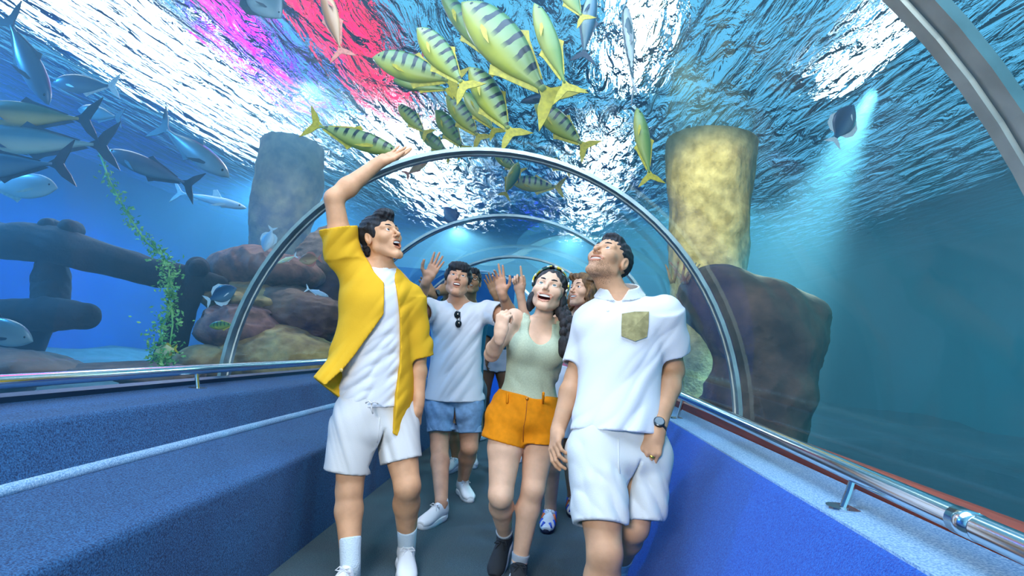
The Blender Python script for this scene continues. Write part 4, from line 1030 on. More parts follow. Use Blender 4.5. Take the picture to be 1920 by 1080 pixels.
# ---- the woman with the brown hair behind
def woman_brown():
    J = dict(pel=at(1058, 712, 3.42), neck=at(1088, 588, 3.36), hip_r=at(1036, 716, 3.40), hip_l=at(1084, 716, 3.44), sho_r=at(1052, 600, 3.36), sho_l=at(1124, 602, 3.42),
             elb_r=at(988, 618, 3.40), wri_r=at(975, 548, 3.34), elb_l=at(1136, 670, 3.46), wri_l=at(1110, 730, 3.40), kne_r=at(1037, 840, 3.38), kne_l=at(1072, 838, 3.46),
             ank_r=at_z(1032, 954, .09), ank_l=at_z(1074, 930, .09), head=at(1094, 548, 3.32))
    dbg('brown', J)
    root = start('person with long brown hair and pink top behind the polo shirt, pointing up', (J['ank_r'] + J['ank_l']) / 2 * V(1, 1, 0))
    sk = mk_skin('skin_light', 'd9a888'); H = Frame(J['head'], (-.72, -.66, .16), (.10, .15, .97), .93); mouth = (.009, .012, .032)
    hr = unit(at(967, 494, 3.30) - J['wri_r']); hl = unit(V(-.1, -.1, -1))
    ex = hand_shapes(J['wri_r'], hr, (-.2, -.95, .1), -1, (.02, 1.0, 1.05, 1.1), .04, .35, .92) + hand_shapes(J['wri_l'], hl, (-.9, .2, 0), -1, (.3, .3, .3, .3), .04, .4, .9)
    ax, hv, sv = torso_frame(J); fw = np.cross(ax, sv); cc = J['pel'] + (J['neck'] - J['pel']) * .70
    sh = body_shapes(J, FEM, .92, .043, dict(r=ARM_F, l=ARM_F), LEG_F, H, mouth, True, .85, extra=ex)
    build_body(root, sh, sk, H, mouth, [hbox(J['wri_r'], hr), hbox(J['wri_l'], hl)], .0065, .003, .0033)
    face_parts(root, H, *mouth, strands('brown_brow', srgb('3a2418')), mat('iris_brown', srgb('3a2414'), .15), (0, .95, .2), fem=True)
    BR = strands('brown_hair', srgb('2e1a0e'), srgb('86603a'), 45)
    hair_obj(root, H, [((0, -.020, .050), (.092, .106, .088)), ((-.080, .0, -.060), (.030, .050, .100)), ((0, -.070, -.080), (.075, .045, .110)), ((-.085, -.01, -.15), (.032, .045, .075)), ((0.05, .05, .095), (.045, .045, .022))],
             [((0, .120, -.020), (.066, .092, .104)), ((.0, .10, -.15), (.066, .09, .10))], BR, .0038, .0042, 120, 4.0, 2.0)
    PK = mat('pink_rib', srgb('e07f96'), .85, bump=.15, bscale=200, scale=200); WH = WHITE
    G = dict(t=(.18, .30, .50, .72, .88, .97), a=(.150, .138, .148, .158, .132, .085), b=(.112, .108, .110, .114, .086, .058))
    cuts = [caps(J['neck'] - ax * .06, J['neck'] + ax * .2, .066, .10, .006, 's'), ball(J['neck'] + fw * .07 - ax * .05, .07, .006, 's')]
    top(root, 'pink_top', J, G, .93, PK, cuts=cuts, hollow=False, extra=[ball(cc + fw * .076 + sv * .062 * sg, (.066, .052, .066), .045) for sg in (1, -1)], h=.006)
    G = dict(t=(-.75, -.45, -.12, .08, .24), a=(.205, .196, .184, .170, .148), b=(.165, .155, .140, .126, .112))
    top(root, 'skirt', J, G, .93, WH, disp=folds(61, .0060, 30, (.9, .3, .1)), h=.006)
    # striped running shoes
    UPW = mat('shoe_white', (.80, .80, .80), .5); NAVY = mat('shoe_navy', srgb('141c38'), .5); ORB = mat('shoe_orange', srgb('d2632c'), .5); BLU = mat('shoe_blue', srgb('2a58c8'), .5)
    pat = [([(.046, .115, .038), (.036, .095, .066)], None, .010, 1), ([(.047, .055, .042), (.032, .040, .086)], None, .009, 0), ([(.041, .00, .045), (.038, -.01, .090)], None, .008, 1), ([(.030, .168, .038), (.018, .150, .064)], None, .010, 1)]
    for sd, toe in (('r', (-.10, -1, -.02)), ('l', (.02, -1, -.02))):
        shoe(root, J['ank_' + sd], toe, UPW, NAVY, UPW, .93, patch=pat, band=[ORB, BLU])
    return root

# ---- two more visitors farther back
def man_watch():
    J = dict(pel=at(868, 725, 4.62), neck=at(880, 570, 4.58), hip_r=at(850, 728, 4.60), hip_l=at(890, 729, 4.64), sho_r=at(846, 582, 4.54), sho_l=at(924, 584, 4.60),
             elb_r=at(838, 540, 4.40), wri_r=at(812, 552, 4.22), elb_l=at(945, 590, 4.52), wri_l=at(928, 552, 4.40), kne_r=at(852, 800, 4.56), kne_l=at(892, 798, 4.66),
             ank_r=at_z(856, 858, .095), ank_l=at_z(886, 848, .095), head=at(884, 530, 4.54))
    dbg('watch', J)
    root = start('person in glasses half hidden behind the white v-neck shirt, watch on raised wrist', (J['ank_r'] + J['ank_l']) / 2 * V(1, 1, 0))
    sk = mk_skin('skin_brown', 'b98660'); H = Frame(J['head'], (.10, -.95, .24), (0, .24, .97), .97); mouth = (.008, .005, .026)
    hr = unit(at(796, 528, 4.16) - J['wri_r']); hl = unit(at(914, 514, 4.36) - J['wri_l'])
    ex = hand_shapes(J['wri_r'], hr, (.3, -.9, .1), 1, (.2, .2, .25, .3), .08, .7) + hand_shapes(J['wri_l'], hl, (.1, -.95, .0), -1, (.1, .1, .1, .15), .14, .8)
    sh = body_shapes(J, MALE, .94, .052, dict(r=ARM_M, l=ARM_F), LEG_M, H, mouth, extra=ex)
    build_body(root, sh, sk, H, mouth, [hbox(J['wri_r'], hr), hbox(J['wri_l'], hl)], .0075, .004, .004)
    face_parts(root, H, *mouth, HAIR_BLACK, mat('iris_dark', srgb('2a1a10'), .15), (0, .93, .3))
    hair_obj(root, H, [((0, -.020, .048), (.088, .106, .088)), ((0, .058, .088), (.066, .040, .034))], [((0, .126, -.030), (.078, .092, .100)), ((-.092, -.010, -.018), (.020, .026, .032)), ((0, .05, -.14), (.12, .10, .095))], HAIR_BLACK, .005)
    off = np.array(root.location); B = MB()
    for sg in (1, -1):
        B.tube([H.w((sg * .033 + .021 * math.cos(t), .100 - .25 * abs(.021 * math.cos(t)), .006 + .017 * math.sin(t))) - off for t in np.linspace(0, 2 * PI, 17)], .0022, 6)
        B.tube([H.w((sg * .054, .092, .010)) - off, H.w((sg * .082, -.005, .012)) - off], .0022, 6)
    B.tube([H.w((-.012, .101, .008)) - off, H.w((.012, .101, .008)) - off], .002, 6); B.build('eyeglasses', mat('black_plastic', (.008, .008, .009), .25), root, True)
    G = dict(t=(.02, .14, .35, .60, .80, .93, 1.0), a=(.186, .182, .176, .180, .186, .150, .090), b=(.140, .136, .130, .128, .124, .092, .066))
    ax, hv, sv = torso_frame(J)
    top(root, 't_shirt', J, G, .92, mat('teal_cotton', srgb('1f6f86'), .9), sleeves=[(J['sho_r'], J['sho_r'] + (J['elb_r'] - J['sho_r']) * .5, .072, .080), (J['sho_l'], J['sho_l'] + (J['elb_l'] - J['sho_l']) * .4, .072, .078)],
        cuts=[caps(J['neck'], J['neck'] + ax * .2, .068, .09, .006, 's')], h=.0075)
    wst = dict(t=(-.20, -.14, 0, .22), a=(.120, .170, .168, .158), b=(.100, .128, .126, .118))
    shorts(root, J, [(J['hip_r'], at(850, 774, 4.58), .106, .092, 1.05), (J['hip_l'], at(891, 772, 4.64), .106, .090, 1.05)], wst, mat('grey_cotton', srgb('5d6a72'), .9), .95, h=.0075)
    for sd, toe in (('r', (-.25, -.96, -.02)), ('l', (.2, -.97, -.02))): shoe(root, J['ank_' + sd], toe, SHOE_W, SOLE_W, WHITE, 1.0)
    w = J['wri_r']; d = unit(w - J['elb_r']); wc = w - d * .02 - off; B = MB(); B.tube([wc - d * .014, wc - d * .012, wc + d * .012, wc + d * .014], [.034, .0365, .0365, .034], 20); wt = B.build('watch', mat('black_rubber', (.012, .013, .016), .4), root, True)
    nf = unit(V(CAM) - w); nf = unit(nf - d * (nf @ d)); B = MB(); B.tube([wc + nf * .032, wc + nf * .044], .021, 20); B.build('watch_case', mat('dark_steel', (.05, .06, .07), .3, 1.0), wt)
    return root
def child_back():
    J = dict(pel=at(928, 670, 5.55), neck=at(938, 606, 5.50), hip_r=at(914, 674, 5.53), hip_l=at(942, 675, 5.57), sho_r=at(918, 611, 5.48), sho_l=at(960, 612, 5.52),
             elb_r=at(912, 645, 5.48), wri_r=at(914, 672, 5.42), elb_l=at(970, 645, 5.52), wri_l=at(972, 670, 5.46), kne_r=at(909, 738, 5.50), kne_l=at(948, 740, 5.55),
             ank_r=at_z(908, 808, .09), ank_l=at_z(972, 842, .09), head=at(944, 582, 5.46))
    dbg('back', J)
    root = start('person in white shorts farthest back, between the v-neck shirt and the tank top', (J['ank_r'] + J['ank_l']) / 2 * V(1, 1, 0))
    sk = mk_skin('skin_deep', '9a6a4c'); H = Frame(J['head'], (.0, -.98, .12), (0, .1, .99), .82); mouth = (.003, .003, .024)
    sh = body_shapes(J, FEM, .74, .040, dict(r=ARM_F, l=ARM_F), LEG_F, H, mouth, True, extra=hand_shapes(J['wri_r'], (0, -.1, -1), (.9, 0, 0), 1, s=.8) + hand_shapes(J['wri_l'], (0, -.1, -1), (-.9, 0, 0), -1, s=.8))
    build_body(root, sh, sk, H, mouth, [hbox(J['wri_r'], (0, 0, -1)), hbox(J['wri_l'], (0, 0, -1))], .0075, .0045, .005)
    face_parts(root, H, *mouth, HAIR_BLACK, mat('iris_dark', srgb('2a1a10'), .15), (0, 1, .1), fem=True)
    hair_obj(root, H, [((0, -.020, .048), (.088, .106, .088)), ((0, -.07, -.03), (.07, .04, .07))], [((0, .126, -.030), (.074, .092, .108)), ((0, .08, -.15), (.12, .10, .095))], HAIR_BLACK, .005)
    G = dict(t=(.02, .2, .45, .70, .88, 1.0), a=(.172, .160, .150, .160, .140, .084), b=(.128, .120, .116, .116, .088, .060)); ax, hv, sv = torso_frame(J)
    top(root, 't_shirt', J, G, .78, mat('teal_cotton', srgb('1f6f86'), .9), sleeves=[(J['sho_' + k], J['sho_' + k] + (J['elb_' + k] - J['sho_' + k]) * .55, .058, .064) for k in 'rl'], cuts=[caps(J['neck'], J['neck'] + ax * .2, .055, .08, .006, 's')], h=.0075)
    wst = dict(t=(-.24, -.14, .05, .25), a=(.120, .184, .176, .160), b=(.100, .136, .130, .118))
    shorts(root, J, [(J['hip_r'], at(914, 694, 5.52), .100, .104, 1.05), (J['hip_l'], at(943, 695, 5.56), .100, .102, 1.05)], wst, WHITE, .82, h=.0075)
    for sd, toe in (('r', (-.3, -.95, -.02)), ('l', (.1, -1, -.02))): shoe(root, J['ank_' + sd], toe, SHOE_W, SOLE_W, WHITE, .9)
    return root
for fn_ in (man_polo, woman_tank, man_vneck, woman_brown, man_watch, child_back): fn_()

# ------------------------------------------------------------------ rock, timber, weed
def rough(seed, amp, f0, octaves=4, flat=0.0):
    r = np.random.default_rng(seed); D = [unit(r.normal(0, 1, 3)) for _ in range(octaves * 3)]; P = r.uniform(0, 6.28, octaves * 3)
    def fn(x, y, z):
        s = 0; f = f0; a = amp
        for o in range(octaves):
            w = sum(np.sin(f * (D[o * 3 + k][0] * x + D[o * 3 + k][1] * y + (1 + flat) * D[o * 3 + k][2] * z) + P[o * 3 + k] + (1.3 * s / amp if o else 0)) for k in range(3))
            s = s + a * (w / 3 if o < 2 else (np.abs(w / 3) * 1.6 - .5)); f *= 2.1; a *= .52
        return s.astype(F32)
    return fn
def rocky(sh, disp):
    op, fn, lo, hi, k = sh
    return (op, lambda X, Y, Z: fn(X, Y, Z) + disp(*np.broadcast_arrays(X, Y, Z)), lo - .08, hi + .08, k)
ROCK_B = mat('brown_rock', srgb('7a5e3c'), .9, color2=srgb('d0b070'), scale=5, bump=.7, bscale=34, contrast=(.35, .75))
ROCK_P = mat('purple_rock', srgb('5e4446'), .9, color2=srgb('b8806c'), scale=6, bump=.7, bscale=34, contrast=(.35, .75))
ROCK_D = mat('dark_rock', srgb('5a4438'), .9, color2=srgb('94705a'), scale=4, bump=.7, bscale=28, contrast=(.35, .75))
ROCK_C = mat('column_rock', srgb('9a8a52'), .9, color2=srgb('e2d49a'), scale=7, bump=.9, bscale=36, contrast=(.35, .72))
ROCK_G = mat('grey_column_rock', srgb('6a6878'), .9, color2=srgb('b0a48c'), scale=5, bump=.8, bscale=30, contrast=(.35, .72))
def boulder(c, r, m, label, seed, yaw=0.0, group=None, amp=.06):
    c = V(c); M = np.array(Matrix.Rotation(yaw, 3, 'Z')); root = None
    v, q = mesh_of([rocky(ball(c, r, .01, M=M), rough(seed, amp, 5.5, 4, .8))], max(.016, max(r) / 36))
    o = np_obj('boulder', v - c, q, m); o.location = c
    return tag(o, label, 'rock', group)
boulder(at(500, 508, 5.6), (.66, .5, .20), ROCK_P, 'flat purplish boulder on top of the rock pile behind the left hoop', 1, .1)
boulder(at(470, 566, 5.3), (.52, .5, .16), ROCK_B, 'thin tan boulder sandwiched in the rock pile behind the left hoop', 2, -.1)
boulder(at(560, 590, 5.5), (.62, .5, .28), ROCK_D, 'large dark boulder of the rock pile beside the yellow shirt', 3)
boulder(at(452, 620, 5.0), (.40, .4, .20), ROCK_P, 'reddish boulder jutting left from the rock pile under a striped fish', 4, .2)
boulder(at(520, 672, 5.1), (.66, .5, .30), ROCK_B, 'wide brown boulder at the foot of the left rock pile', 5)
boulder(at(392, 676, 4.8), (.30, .3, .17), ROCK_B, 'small tan boulder at the left end of the rock pile', 6)
boulder(at(622, 525, 6.3), (.5, .45, .62), ROCK_D, 'dark boulder highest behind the yellow shoulder', 7)
boulder(at(60, 690, 4.1), (.42, .4, .15), ROCK_D, 'low dark stone on the sand at the far left', 8)
boulder(at(240, 700, 4.3), (.55, .4, .10), ROCK_D, 'flat dark stone on the sand below the green weed', 9)
def mound():
    c = at(1450, 640, 5.2); S = [rocky(ball(at(1400, 610, 5.2), (.50, .6, .46), .12), rough(11, .07, 4.5)), rocky(ball(at(1455, 640, 5.2), (.37, .6, .46), .12), rough(12, .07, 4.5)),
                                 rocky(ball(at(1520, 590, 5.1), (.15, .25, .14), .10), rough(13, .04, 7)), rocky(ball(at(1340, 560, 5.4), (.34, .5, .34), .12), rough(14, .06, 5)), rocky(ball(at(1425, 735, 5.2), (.46, .6, .45), .15), rough(15, .07, 4.5)), rocky(ball(at(1395, 800, 5.3), (.46, .7, .35), .15), rough(16, .06, 4.5))]
    v, q = mesh_of(S, .028); o = np_obj('rock_mound', v - c, q, ROCK_D); o.location = c
    tag(o, 'big dark brown rock mound outside the right pane behind the polo shirt', 'rock')
mound()
def pillar(cx, cy, r0, r1, m, seed, name, label, lean=(0, 0), bulge=.05):
    st = []
    for z in np.linspace(-.35, 3.99, 7):
        t = (z + .35) / 4.34; rr = r0 + (r1 - r0) * t + bulge * math.sin(seed + 5 * t); st.append((V(cx + lean[0] * t, cy + lean[1] * t, z), V(1, 0, 0), V(0, 1, 0), rr, rr))
    v, q = mesh_of([loft(st, .01, disp=rough(seed, .05, 5, 5))], .030)
    o = np_obj(name, v - V(cx, cy, 0), q, m); o.location = (cx, cy, 0); tag(o, label, 'column')
pillar(2.40, 7.0, .46, .54, ROCK_C, 21, 'rock_column', 'tall yellowish rock column glowing behind the head of the polo shirt', (-.05, 0))
pillar(-3.95, 8.0, .42, .46, ROCK_G, 22, 'rock_column', 'tall grey rock column behind the raised arm and yellow shirt', (.02, 0))

def coral():
    rg = random.Random(9); c = at(1268, 520, 5.35); root = empty('branching_coral', c); CM = mat('coral_orange', srgb('e08850'), .6, color2=srgb('f4d090'), scale=20)
    for i in range(9):
        a = V(rg.uniform(-1, 1), rg.uniform(-.6, .6), rg.uniform(.5, 1.1)); a = unit(a); p = [V(rg.uniform(-.10, .12), rg.uniform(-.05, .05), -.06)]
        for k in range(3): p.append(p[-1] + a * .065 + V(rg.gauss(0, .018), rg.gauss(0, .018), .012))
        B = MB(); B.tube(p, [.017, .014, .011, .006], 8); B.build('branch', CM, root, True)
    return tag(root, 'small orange branching coral at the foot of the yellowish rock column', 'coral')
coral()
WOOD_D = mat('sunken_wood', srgb('0c0f14'), .9, color2=srgb('2a1c18'), scale=7, bump=.6, bscale=30, contrast=(.45, .8))
def timber():
    p0 = at(120, 560, 4.6); root = empty('sunken_timber', p0)
    def part(name, pts, rad, seed, amp=.02):
        S = [rocky(s, rough(seed, amp, 9, 3)) for s in chain(pts, rad, .03)]
        v, q = mesh_of(S, .018); np_obj(name, v - p0, q, WOOD_D, root)
    part('beam', [at(-90, 440, 4.4), at(110, 462, 4.5), at(300, 512, 4.75), at(412, 533, 4.95)], [.175, .17, .125, .085], 31)
    part('beam', [at(-90, 592, 4.4), at(80, 590, 4.4), at(160, 594, 4.4)], [.15, .145, .125], 32)
    part('post', [at(98, 430, 4.55), at(97, 520, 4.55), at(92, 600, 4.5)], [.10, .13, .135], 33); part('post', [at(372, 500, 4.85), at(340, 600, 4.85), at(308, 700, 4.85)], [.095, .115, .15], 34)
    part('post', [at(60, 610, 4.5), at(30, 690, 4.5), at(20, 740, 4.5)], [.16, .17, .2], 35)
    part('peg', [at(88, 424, 4.5), at(98, 424, 4.6)], [.075, .075], 36); part('peg', [at(128, 428, 4.5), at(140, 432, 4.6)], [.085, .08], 37); part('peg', [at(372, 504, 4.8), at(374, 500, 4.9)], [.075, .07], 38)
    tag(root, 'dark sunken timber frame with crossing beams and posts on the tank floor', 'wreck')
timber()
def weed():
    rg = random.Random(5); p0 = at(306, 684, 4.0); root = empty('water_weed', p0)
    path = [at(x, y, 4.0) for x, y in ((186, 285), (206, 340), (238, 400), (272, 452), (304, 478), (318, 505), (314, 545), (322, 580), (300, 620), (308, 660), (306, 688))]
    B = MB(); B.tube([p - p0 for p in path], .007, 6); B.tube([path[7] - p0, at(324, 610, 4.0) - p0, at(318, 650, 4.0) - p0, at(312, 684, 4.0) - p0], .006, 6)
    GR = mat('weed_green', srgb('2f9a52'), .6, color2=srgb('a8d878'), scale=8, contrast=(.3, .7)); B.build('stem', GR, root, True)
    v, f = [], []
    for i in range(900):
        t = rg.random() ** .7 * (len(path) - 1.001); k = int(t); p = path[k] + (path[k + 1] - path[k]) * (t - k)
        wide = .035 + .05 * (k >= 7) + .03 * (k in (4, 5)); c = p - p0 + V(rg.gauss(0, wide * .6), rg.gauss(0, wide * .6), rg.gauss(0, .03))
        a = V(rg.gauss(0, 1), rg.gauss(0, 1), rg.gauss(.4, .8)); a = a / np.linalg.norm(a); b = np.cross(a, V(rg.gauss(0, 1), rg.gauss(0, 1), rg.gauss(0, 1))); b /= np.linalg.norm(b); n = np.cross(a, b)
        L = rg.uniform(.026, .048); w = L * .28; j = len(v)
        v += [c, c + a * L * .5 + b * w + n * .004, c + a * L, c + a * L * .5 - b * w + n * .004, c + a * L * .5 - n * .003]; f += [(j, j + 1, j + 2, j + 4), (j, j + 4, j + 2, j + 3)]
    o = obj('leaves', v, f, GR, root); o['kind'] = 'stuff'
    tag(root, 'tall green leafy water weed swaying in front of the sunken timber', 'plant')
weed()

# ------------------------------------------------------------------ fish
def fish_mat(name, back, side, belly, stripe=None, n=8.5, zlo=-.06, zhi=.10, rough_=.35, duty=.55, long=False):
    m = bpy.data.materials.new(name); m.use_nodes = True; nt = m.node_tree; b = nt.nodes['Principled BSDF']; b.inputs['Roughness'].default_value = rough_
    tc = nt.nodes.new('ShaderNodeTexCoord'); sx = nt.nodes.new('ShaderNodeSeparateXYZ'); nt.links.new(tc.outputs['Object'], sx.inputs[0])
    mr = nt.nodes.new('ShaderNodeMapRange'); mr.inputs[1].default_value = zlo * 1.8; mr.inputs[2].default_value = zhi * 1.5; nt.links.new(sx.outputs['Z'], mr.inputs[0])
    cr = nt.nodes.new('ShaderNodeValToRGB'); e = cr.color_ramp.elements; e[0].position = .15; e[0].color = (*belly, 1); e[1].position = .9; e[1].color = (*back, 1); k = e.new(.5); k.color = (*side, 1)
    nt.links.new(mr.outputs[0], cr.inputs[0]); out = cr.outputs[0]
    nz = nt.nodes.new('ShaderNodeTexNoise'); nz.inputs['Scale'].default_value = 9; nz.inputs['Detail'].default_value = 4; nt.links.new(tc.outputs['Object'], nz.inputs['Vector'])
    if stripe:
        a = nt.nodes.new('ShaderNodeMath'); a.operation = 'MULTIPLY_ADD'; a.inputs[1].default_value = .05; nt.links.new(nz.outputs[0], a.inputs[0]); nt.links.new(sx.outputs['Z' if long else 'X'], a.inputs[2])
        w = nt.nodes.new('ShaderNodeMath'); w.operation = 'MULTIPLY'; w.inputs[1].default_value = n * 2 * PI; nt.links.new(a.outputs[0], w.inputs[0])
        s = nt.nodes.new('ShaderNodeMath'); s.operation = 'SINE'; nt.links.new(w.outputs[0], s.inputs[0])
        g = nt.nodes.new('ShaderNodeMath'); g.operation = 'GREATER_THAN'; g.inputs[1].default_value = duty; nt.links.new(s.outputs[0], g.inputs[0])
        if not long:
            zz = nt.nodes.new('ShaderNodeMapRange'); zz.inputs[1].default_value = -.03; zz.inputs[2].default_value = .02; nt.links.new(sx.outputs['Z'], zz.inputs[0])
            xx = nt.nodes.new('ShaderNodeMapRange'); xx.inputs[1].default_value = .36; xx.inputs[2].default_value = .33; nt.links.new(sx.outputs['X'], xx.inputs[0])
            h = nt.nodes.new('ShaderNodeMath'); h.operation = 'MULTIPLY'; nt.links.new(g.outputs[0], h.inputs[0]); nt.links.new(zz.outputs[0], h.inputs[1])
            g = nt.nodes.new('ShaderNodeMath'); g.operation = 'MULTIPLY'; nt.links.new(h.outputs[0], g.inputs[0]); nt.links.new(xx.outputs[0], g.inputs[1])
        mx = nt.nodes.new('ShaderNodeMix'); mx.data_type = 'RGBA'; nt.links.new(g.outputs[0], mx.inputs[0]); nt.links.new(out, mx.inputs[6]); mx.inputs[7].default_value = (*stripe, 1); out = mx.outputs[2]
    bp = nt.nodes.new('ShaderNodeBump'); bp.inputs['Strength'].default_value = .15; nt.links.new(nz.outputs[0], bp.inputs['Height']); nt.links.new(bp.outputs[0], b.inputs['Normal'])
    nt.links.new(out, b.inputs['Base Color']); return m
BLACKM = mat('fish_eye', (.004, .004, .005), .08)
FIN_Y = mat('fin_yellow', srgb('c8b428'), .5, vary=.2, scale=30); FIN_D = mat('fin_dark', srgb('1d3346'), .5, vary=.2, scale=30); FIN_W = mat('fin_white', srgb('dfe6e0'), .5, vary=.1, scale=30); FIN_R = mat('fin_rose', srgb('d07860'), .5, vary=.2, scale=30)
KINDS = {  # x, upper edge, lower edge, half width
    'deep': [(0, .000, -.006, .004), (.03, .045, -.030, .022), (.10, .105, -.075, .048), (.20, .145, -.115, .064), (.32, .160, -.138, .070), (.45, .150, -.136, .064), (.58, .112, -.104, .048), (.68, .066, -.062, .030), (.76, .030, -.028, .018), (.82, .022, -.022, .012)],
    'slim': [(0, .000, -.006, .004), (.03, .030, -.026, .020), (.10, .062, -.055, .042), (.22, .088, -.084, .058), (.36, .096, -.096, .062), (.50, .086, -.086, .054), (.62, .058, -.058, .036), (.72, .028, -.028, .020), (.80, .013, -.013, .012), (.84, .012, -.012, .010)],
    'long': [(0, .002, -.008, .010), (.04, .026, -.026, .030), (.12, .046, -.044, .046), (.26, .060, -.054, .056), (.42, .056, -.050, .050), (.58, .042, -.036, .036), (.70, .027, -.023, .022), (.80, .015, -.013, .012), (.86, .012, -.010, .008)],
    'round': [(0, .000, -.010, .004), (.04, .050, -.045, .020), (.12, .140, -.120, .042), (.25, .225, -.200, .058), (.40, .260, -.240, .060), (.55, .230, -.215, .050), (.68, .140, -.130, .034), (.76, .060, -.055, .018), (.82, .045, -.042, .012)]}
def fish_parts(kind):
    P = KINDS[kind]; n = 16; X = np.array([p[0] for p in P]); xs = np.linspace(0, X[-1], 26) ** 1.0; U = np.interp(xs, X, [p[1] for p in P]); D = np.interp(xs, X, [p[2] for p in P]); W = np.interp(xs, X, [p[3] for p in P])
    for A in (U, D, W):
        A[1:-1] = (A[:-2] + 2 * A[1:-1] + A[2:]) / 4
    body = MB(); v = []; f = []
    for i, x in enumerate(xs):
        c = (U[i] + D[i]) / 2; h = (U[i] - D[i]) / 2
        for k in range(n):
            t = 2 * PI * k / n; v.append((.45 - x, W[i] * math.cos(t), c + h * math.copysign(abs(math.sin(t)) ** .9, math.sin(t))))
    for i in range(len(xs) - 1):
        for k in range(n): f.append((i * n + k, (i + 1) * n + k, (i + 1) * n + (k + 1) % n, i * n + (k + 1) % n))
    f.append(tuple(range(n))); f.append(tuple(reversed(range((len(xs) - 1) * n, len(xs) * n)))); body.add(v, f)
    def sheet(poly, th=.004, ax=1):
        b = MB(); m = len(poly); v = [(.45 - x, th if ax == 1 else 0, z) for x, z in poly] + [(.45 - x, -th if ax == 1 else 0, z) for x, z in poly]
        b.add(v, [tuple(range(m)), tuple(reversed(range(m, 2 * m)))] + [(i, i + m, (i + 1) % m + m, (i + 1) % m) for i in range(m)]); return b
    up = lambda x: float(np.interp(x, xs, U)); dn = lambda x: float(np.interp(x, xs, D)); parts = [('body', body)]
    a = {'deep': .20, 'slim': .17, 'long': .14, 'round': .20}[kind]; xe = X[-1]; nk = abs(P[-1][1])
    parts.append(('tail_fin', sheet([(xe - .03, nk), (xe + .015, a * .20), (xe + .06, a * .55), (1.0, a), (.965, a * .50), (.930, a * .16), (.918, 0), (.930, -a * .16), (.965, -a * .50), (1.0, -a), (xe + .06, -a * .55), (xe + .015, -a * .20), (xe - .03, -nk)], .005)))
    if kind == 'round':
        d = [(.28, up(.28) - .02), (.44, up(.44) + .07), (.62, up(.62) + .12), (.72, up(.72) + .09), (.74, up(.74) - .01), (.5, up(.5) - .03)]; e = [(x, -z) for x, z in d]
    elif kind == 'long':
        d = [(.34, up(.34) - .006), (.42, up(.42) + .085), (.47, up(.47) + .075), (.46, up(.46) - .006)]; e = [(.62, dn(.62) + .004), (.68, dn(.68) - .03), (.70, dn(.70) + .004)]
    else:
        d = [(.40, up(.40) - .012), (.45, up(.45) + .042), (.50, up(.50) + .018), (.68, up(.68) + .012), (.76, up(.76) + .006), (.74, up(.74) - .006), (.55, up(.55) - .012)]; e = [(x + .05, -z * .98) for x, z in d[:-2]] + [(.78, dn(.78) + .004), (.60, dn(.60) + .012)]
    parts.append(('dorsal_fin', sheet(d, .003))); parts.append(('anal_fin', sheet(e, .003)))
    for sg in (1, -1):
        b = MB(); y0 = float(np.interp(.24, xs, W)) * .92; z0 = dn(.24) * .25; q = [(.23, y0, z0 + .012), (.30, y0 + .020, z0 + .004), (.40, y0 + .055, z0 - .055), (.33, y0 + .030, z0 - .045), (.25, y0 + .004, z0 - .014)]
        v = [(.45 - x, sg * y, z) for x, y, z in q] + [(.45 - x, sg * (y - .004), z) for x, y, z in q]; b.add(v, [(0, 1, 2, 3, 4), (9, 8, 7, 6, 5)] + [(i, i + 5, (i + 1) % 5 + 5, (i + 1) % 5) for i in range(5)]); parts.append(('pectoral_fin', b))
        b = MB(); xe_ = .075; b.ellipsoid((.45 - xe_, sg * float(np.interp(xe_, xs, W)) * .88, up(xe_) * .36), (.013, .006, .013), 10, 6); parts.append(('eye', b))
    return parts
_fm = {}
def fish(kind, head, tail, dh, dt, dors, body_m, fin_m, label, group=None, cat='fish', name='fish', up_tail=None):
    a, b = at(head[0], head[1], dh), at(tail[0], tail[1], dt); ax = unit(a - b); L = np.linalg.norm(a - b)
    tow = dors[2] if len(dors) > 2 else 0.0; mid = (a + b) / 2; view = unit(CAM - mid)
    up = CR * dors[0] - CU * dors[1]; up = unit(unit(up) * (1 - abs(tow)) + view * tow); up = unit(up - ax * (up @ ax)); sd = np.cross(up, ax)
    M = np.stack([ax, sd, up], 1) * L; c = a - ax * .45 * L
    root = empty(name); root.matrix_world = Matrix([[*M[i], c[i]] for i in range(3)] + [[0, 0, 0, 1]])
    if kind not in _fm: _fm[kind] = [(pn, mb.build(pn, None, None, pn in ('body', 'eye'))) for pn, mb in fish_parts(kind)]
    for pn, src in _fm[kind]:
        me = src.data if src is not None else None
        o = bpy.data.objects.new(pn, me); COL.objects.link(o); o.parent = root
        if len(me.materials) == 0: me.materials.append(None)
        o.material_slots[0].link = 'OBJECT'; o.material_slots[0].material = body_m if pn == 'body' else (BLACKM if pn == 'eye' else fin_m)
    return tag(root, label, cat, group)
GOLD = fish_mat('golden_fish', srgb('5f8a4e'), srgb('9cb070'), srgb('c4c040'), srgb('0a181e'), 9.5, duty=.42)
GOLD2 = fish_mat('green_fish', srgb('3f7a4a'), srgb('7fa04e'), srgb('bdbc5c')); GOLDD = fish_mat('olive_fish', srgb('3c6a3a'), srgb('5f8a3e'), srgb('9aa444'), srgb('16282a'), 8.5, duty=.6)
SILV = fish_mat('silver_fish', srgb('123a52'), srgb('3f7488'), srgb('b8c8b4')); DARK = fish_mat('dark_fish', srgb('0f2c48'), srgb('1f4a6c'), srgb('5a7c90')); RED = fish_mat('reddish_fish', srgb('5a3c4c'), srgb('3c5068'), srgb('5c7c90'))
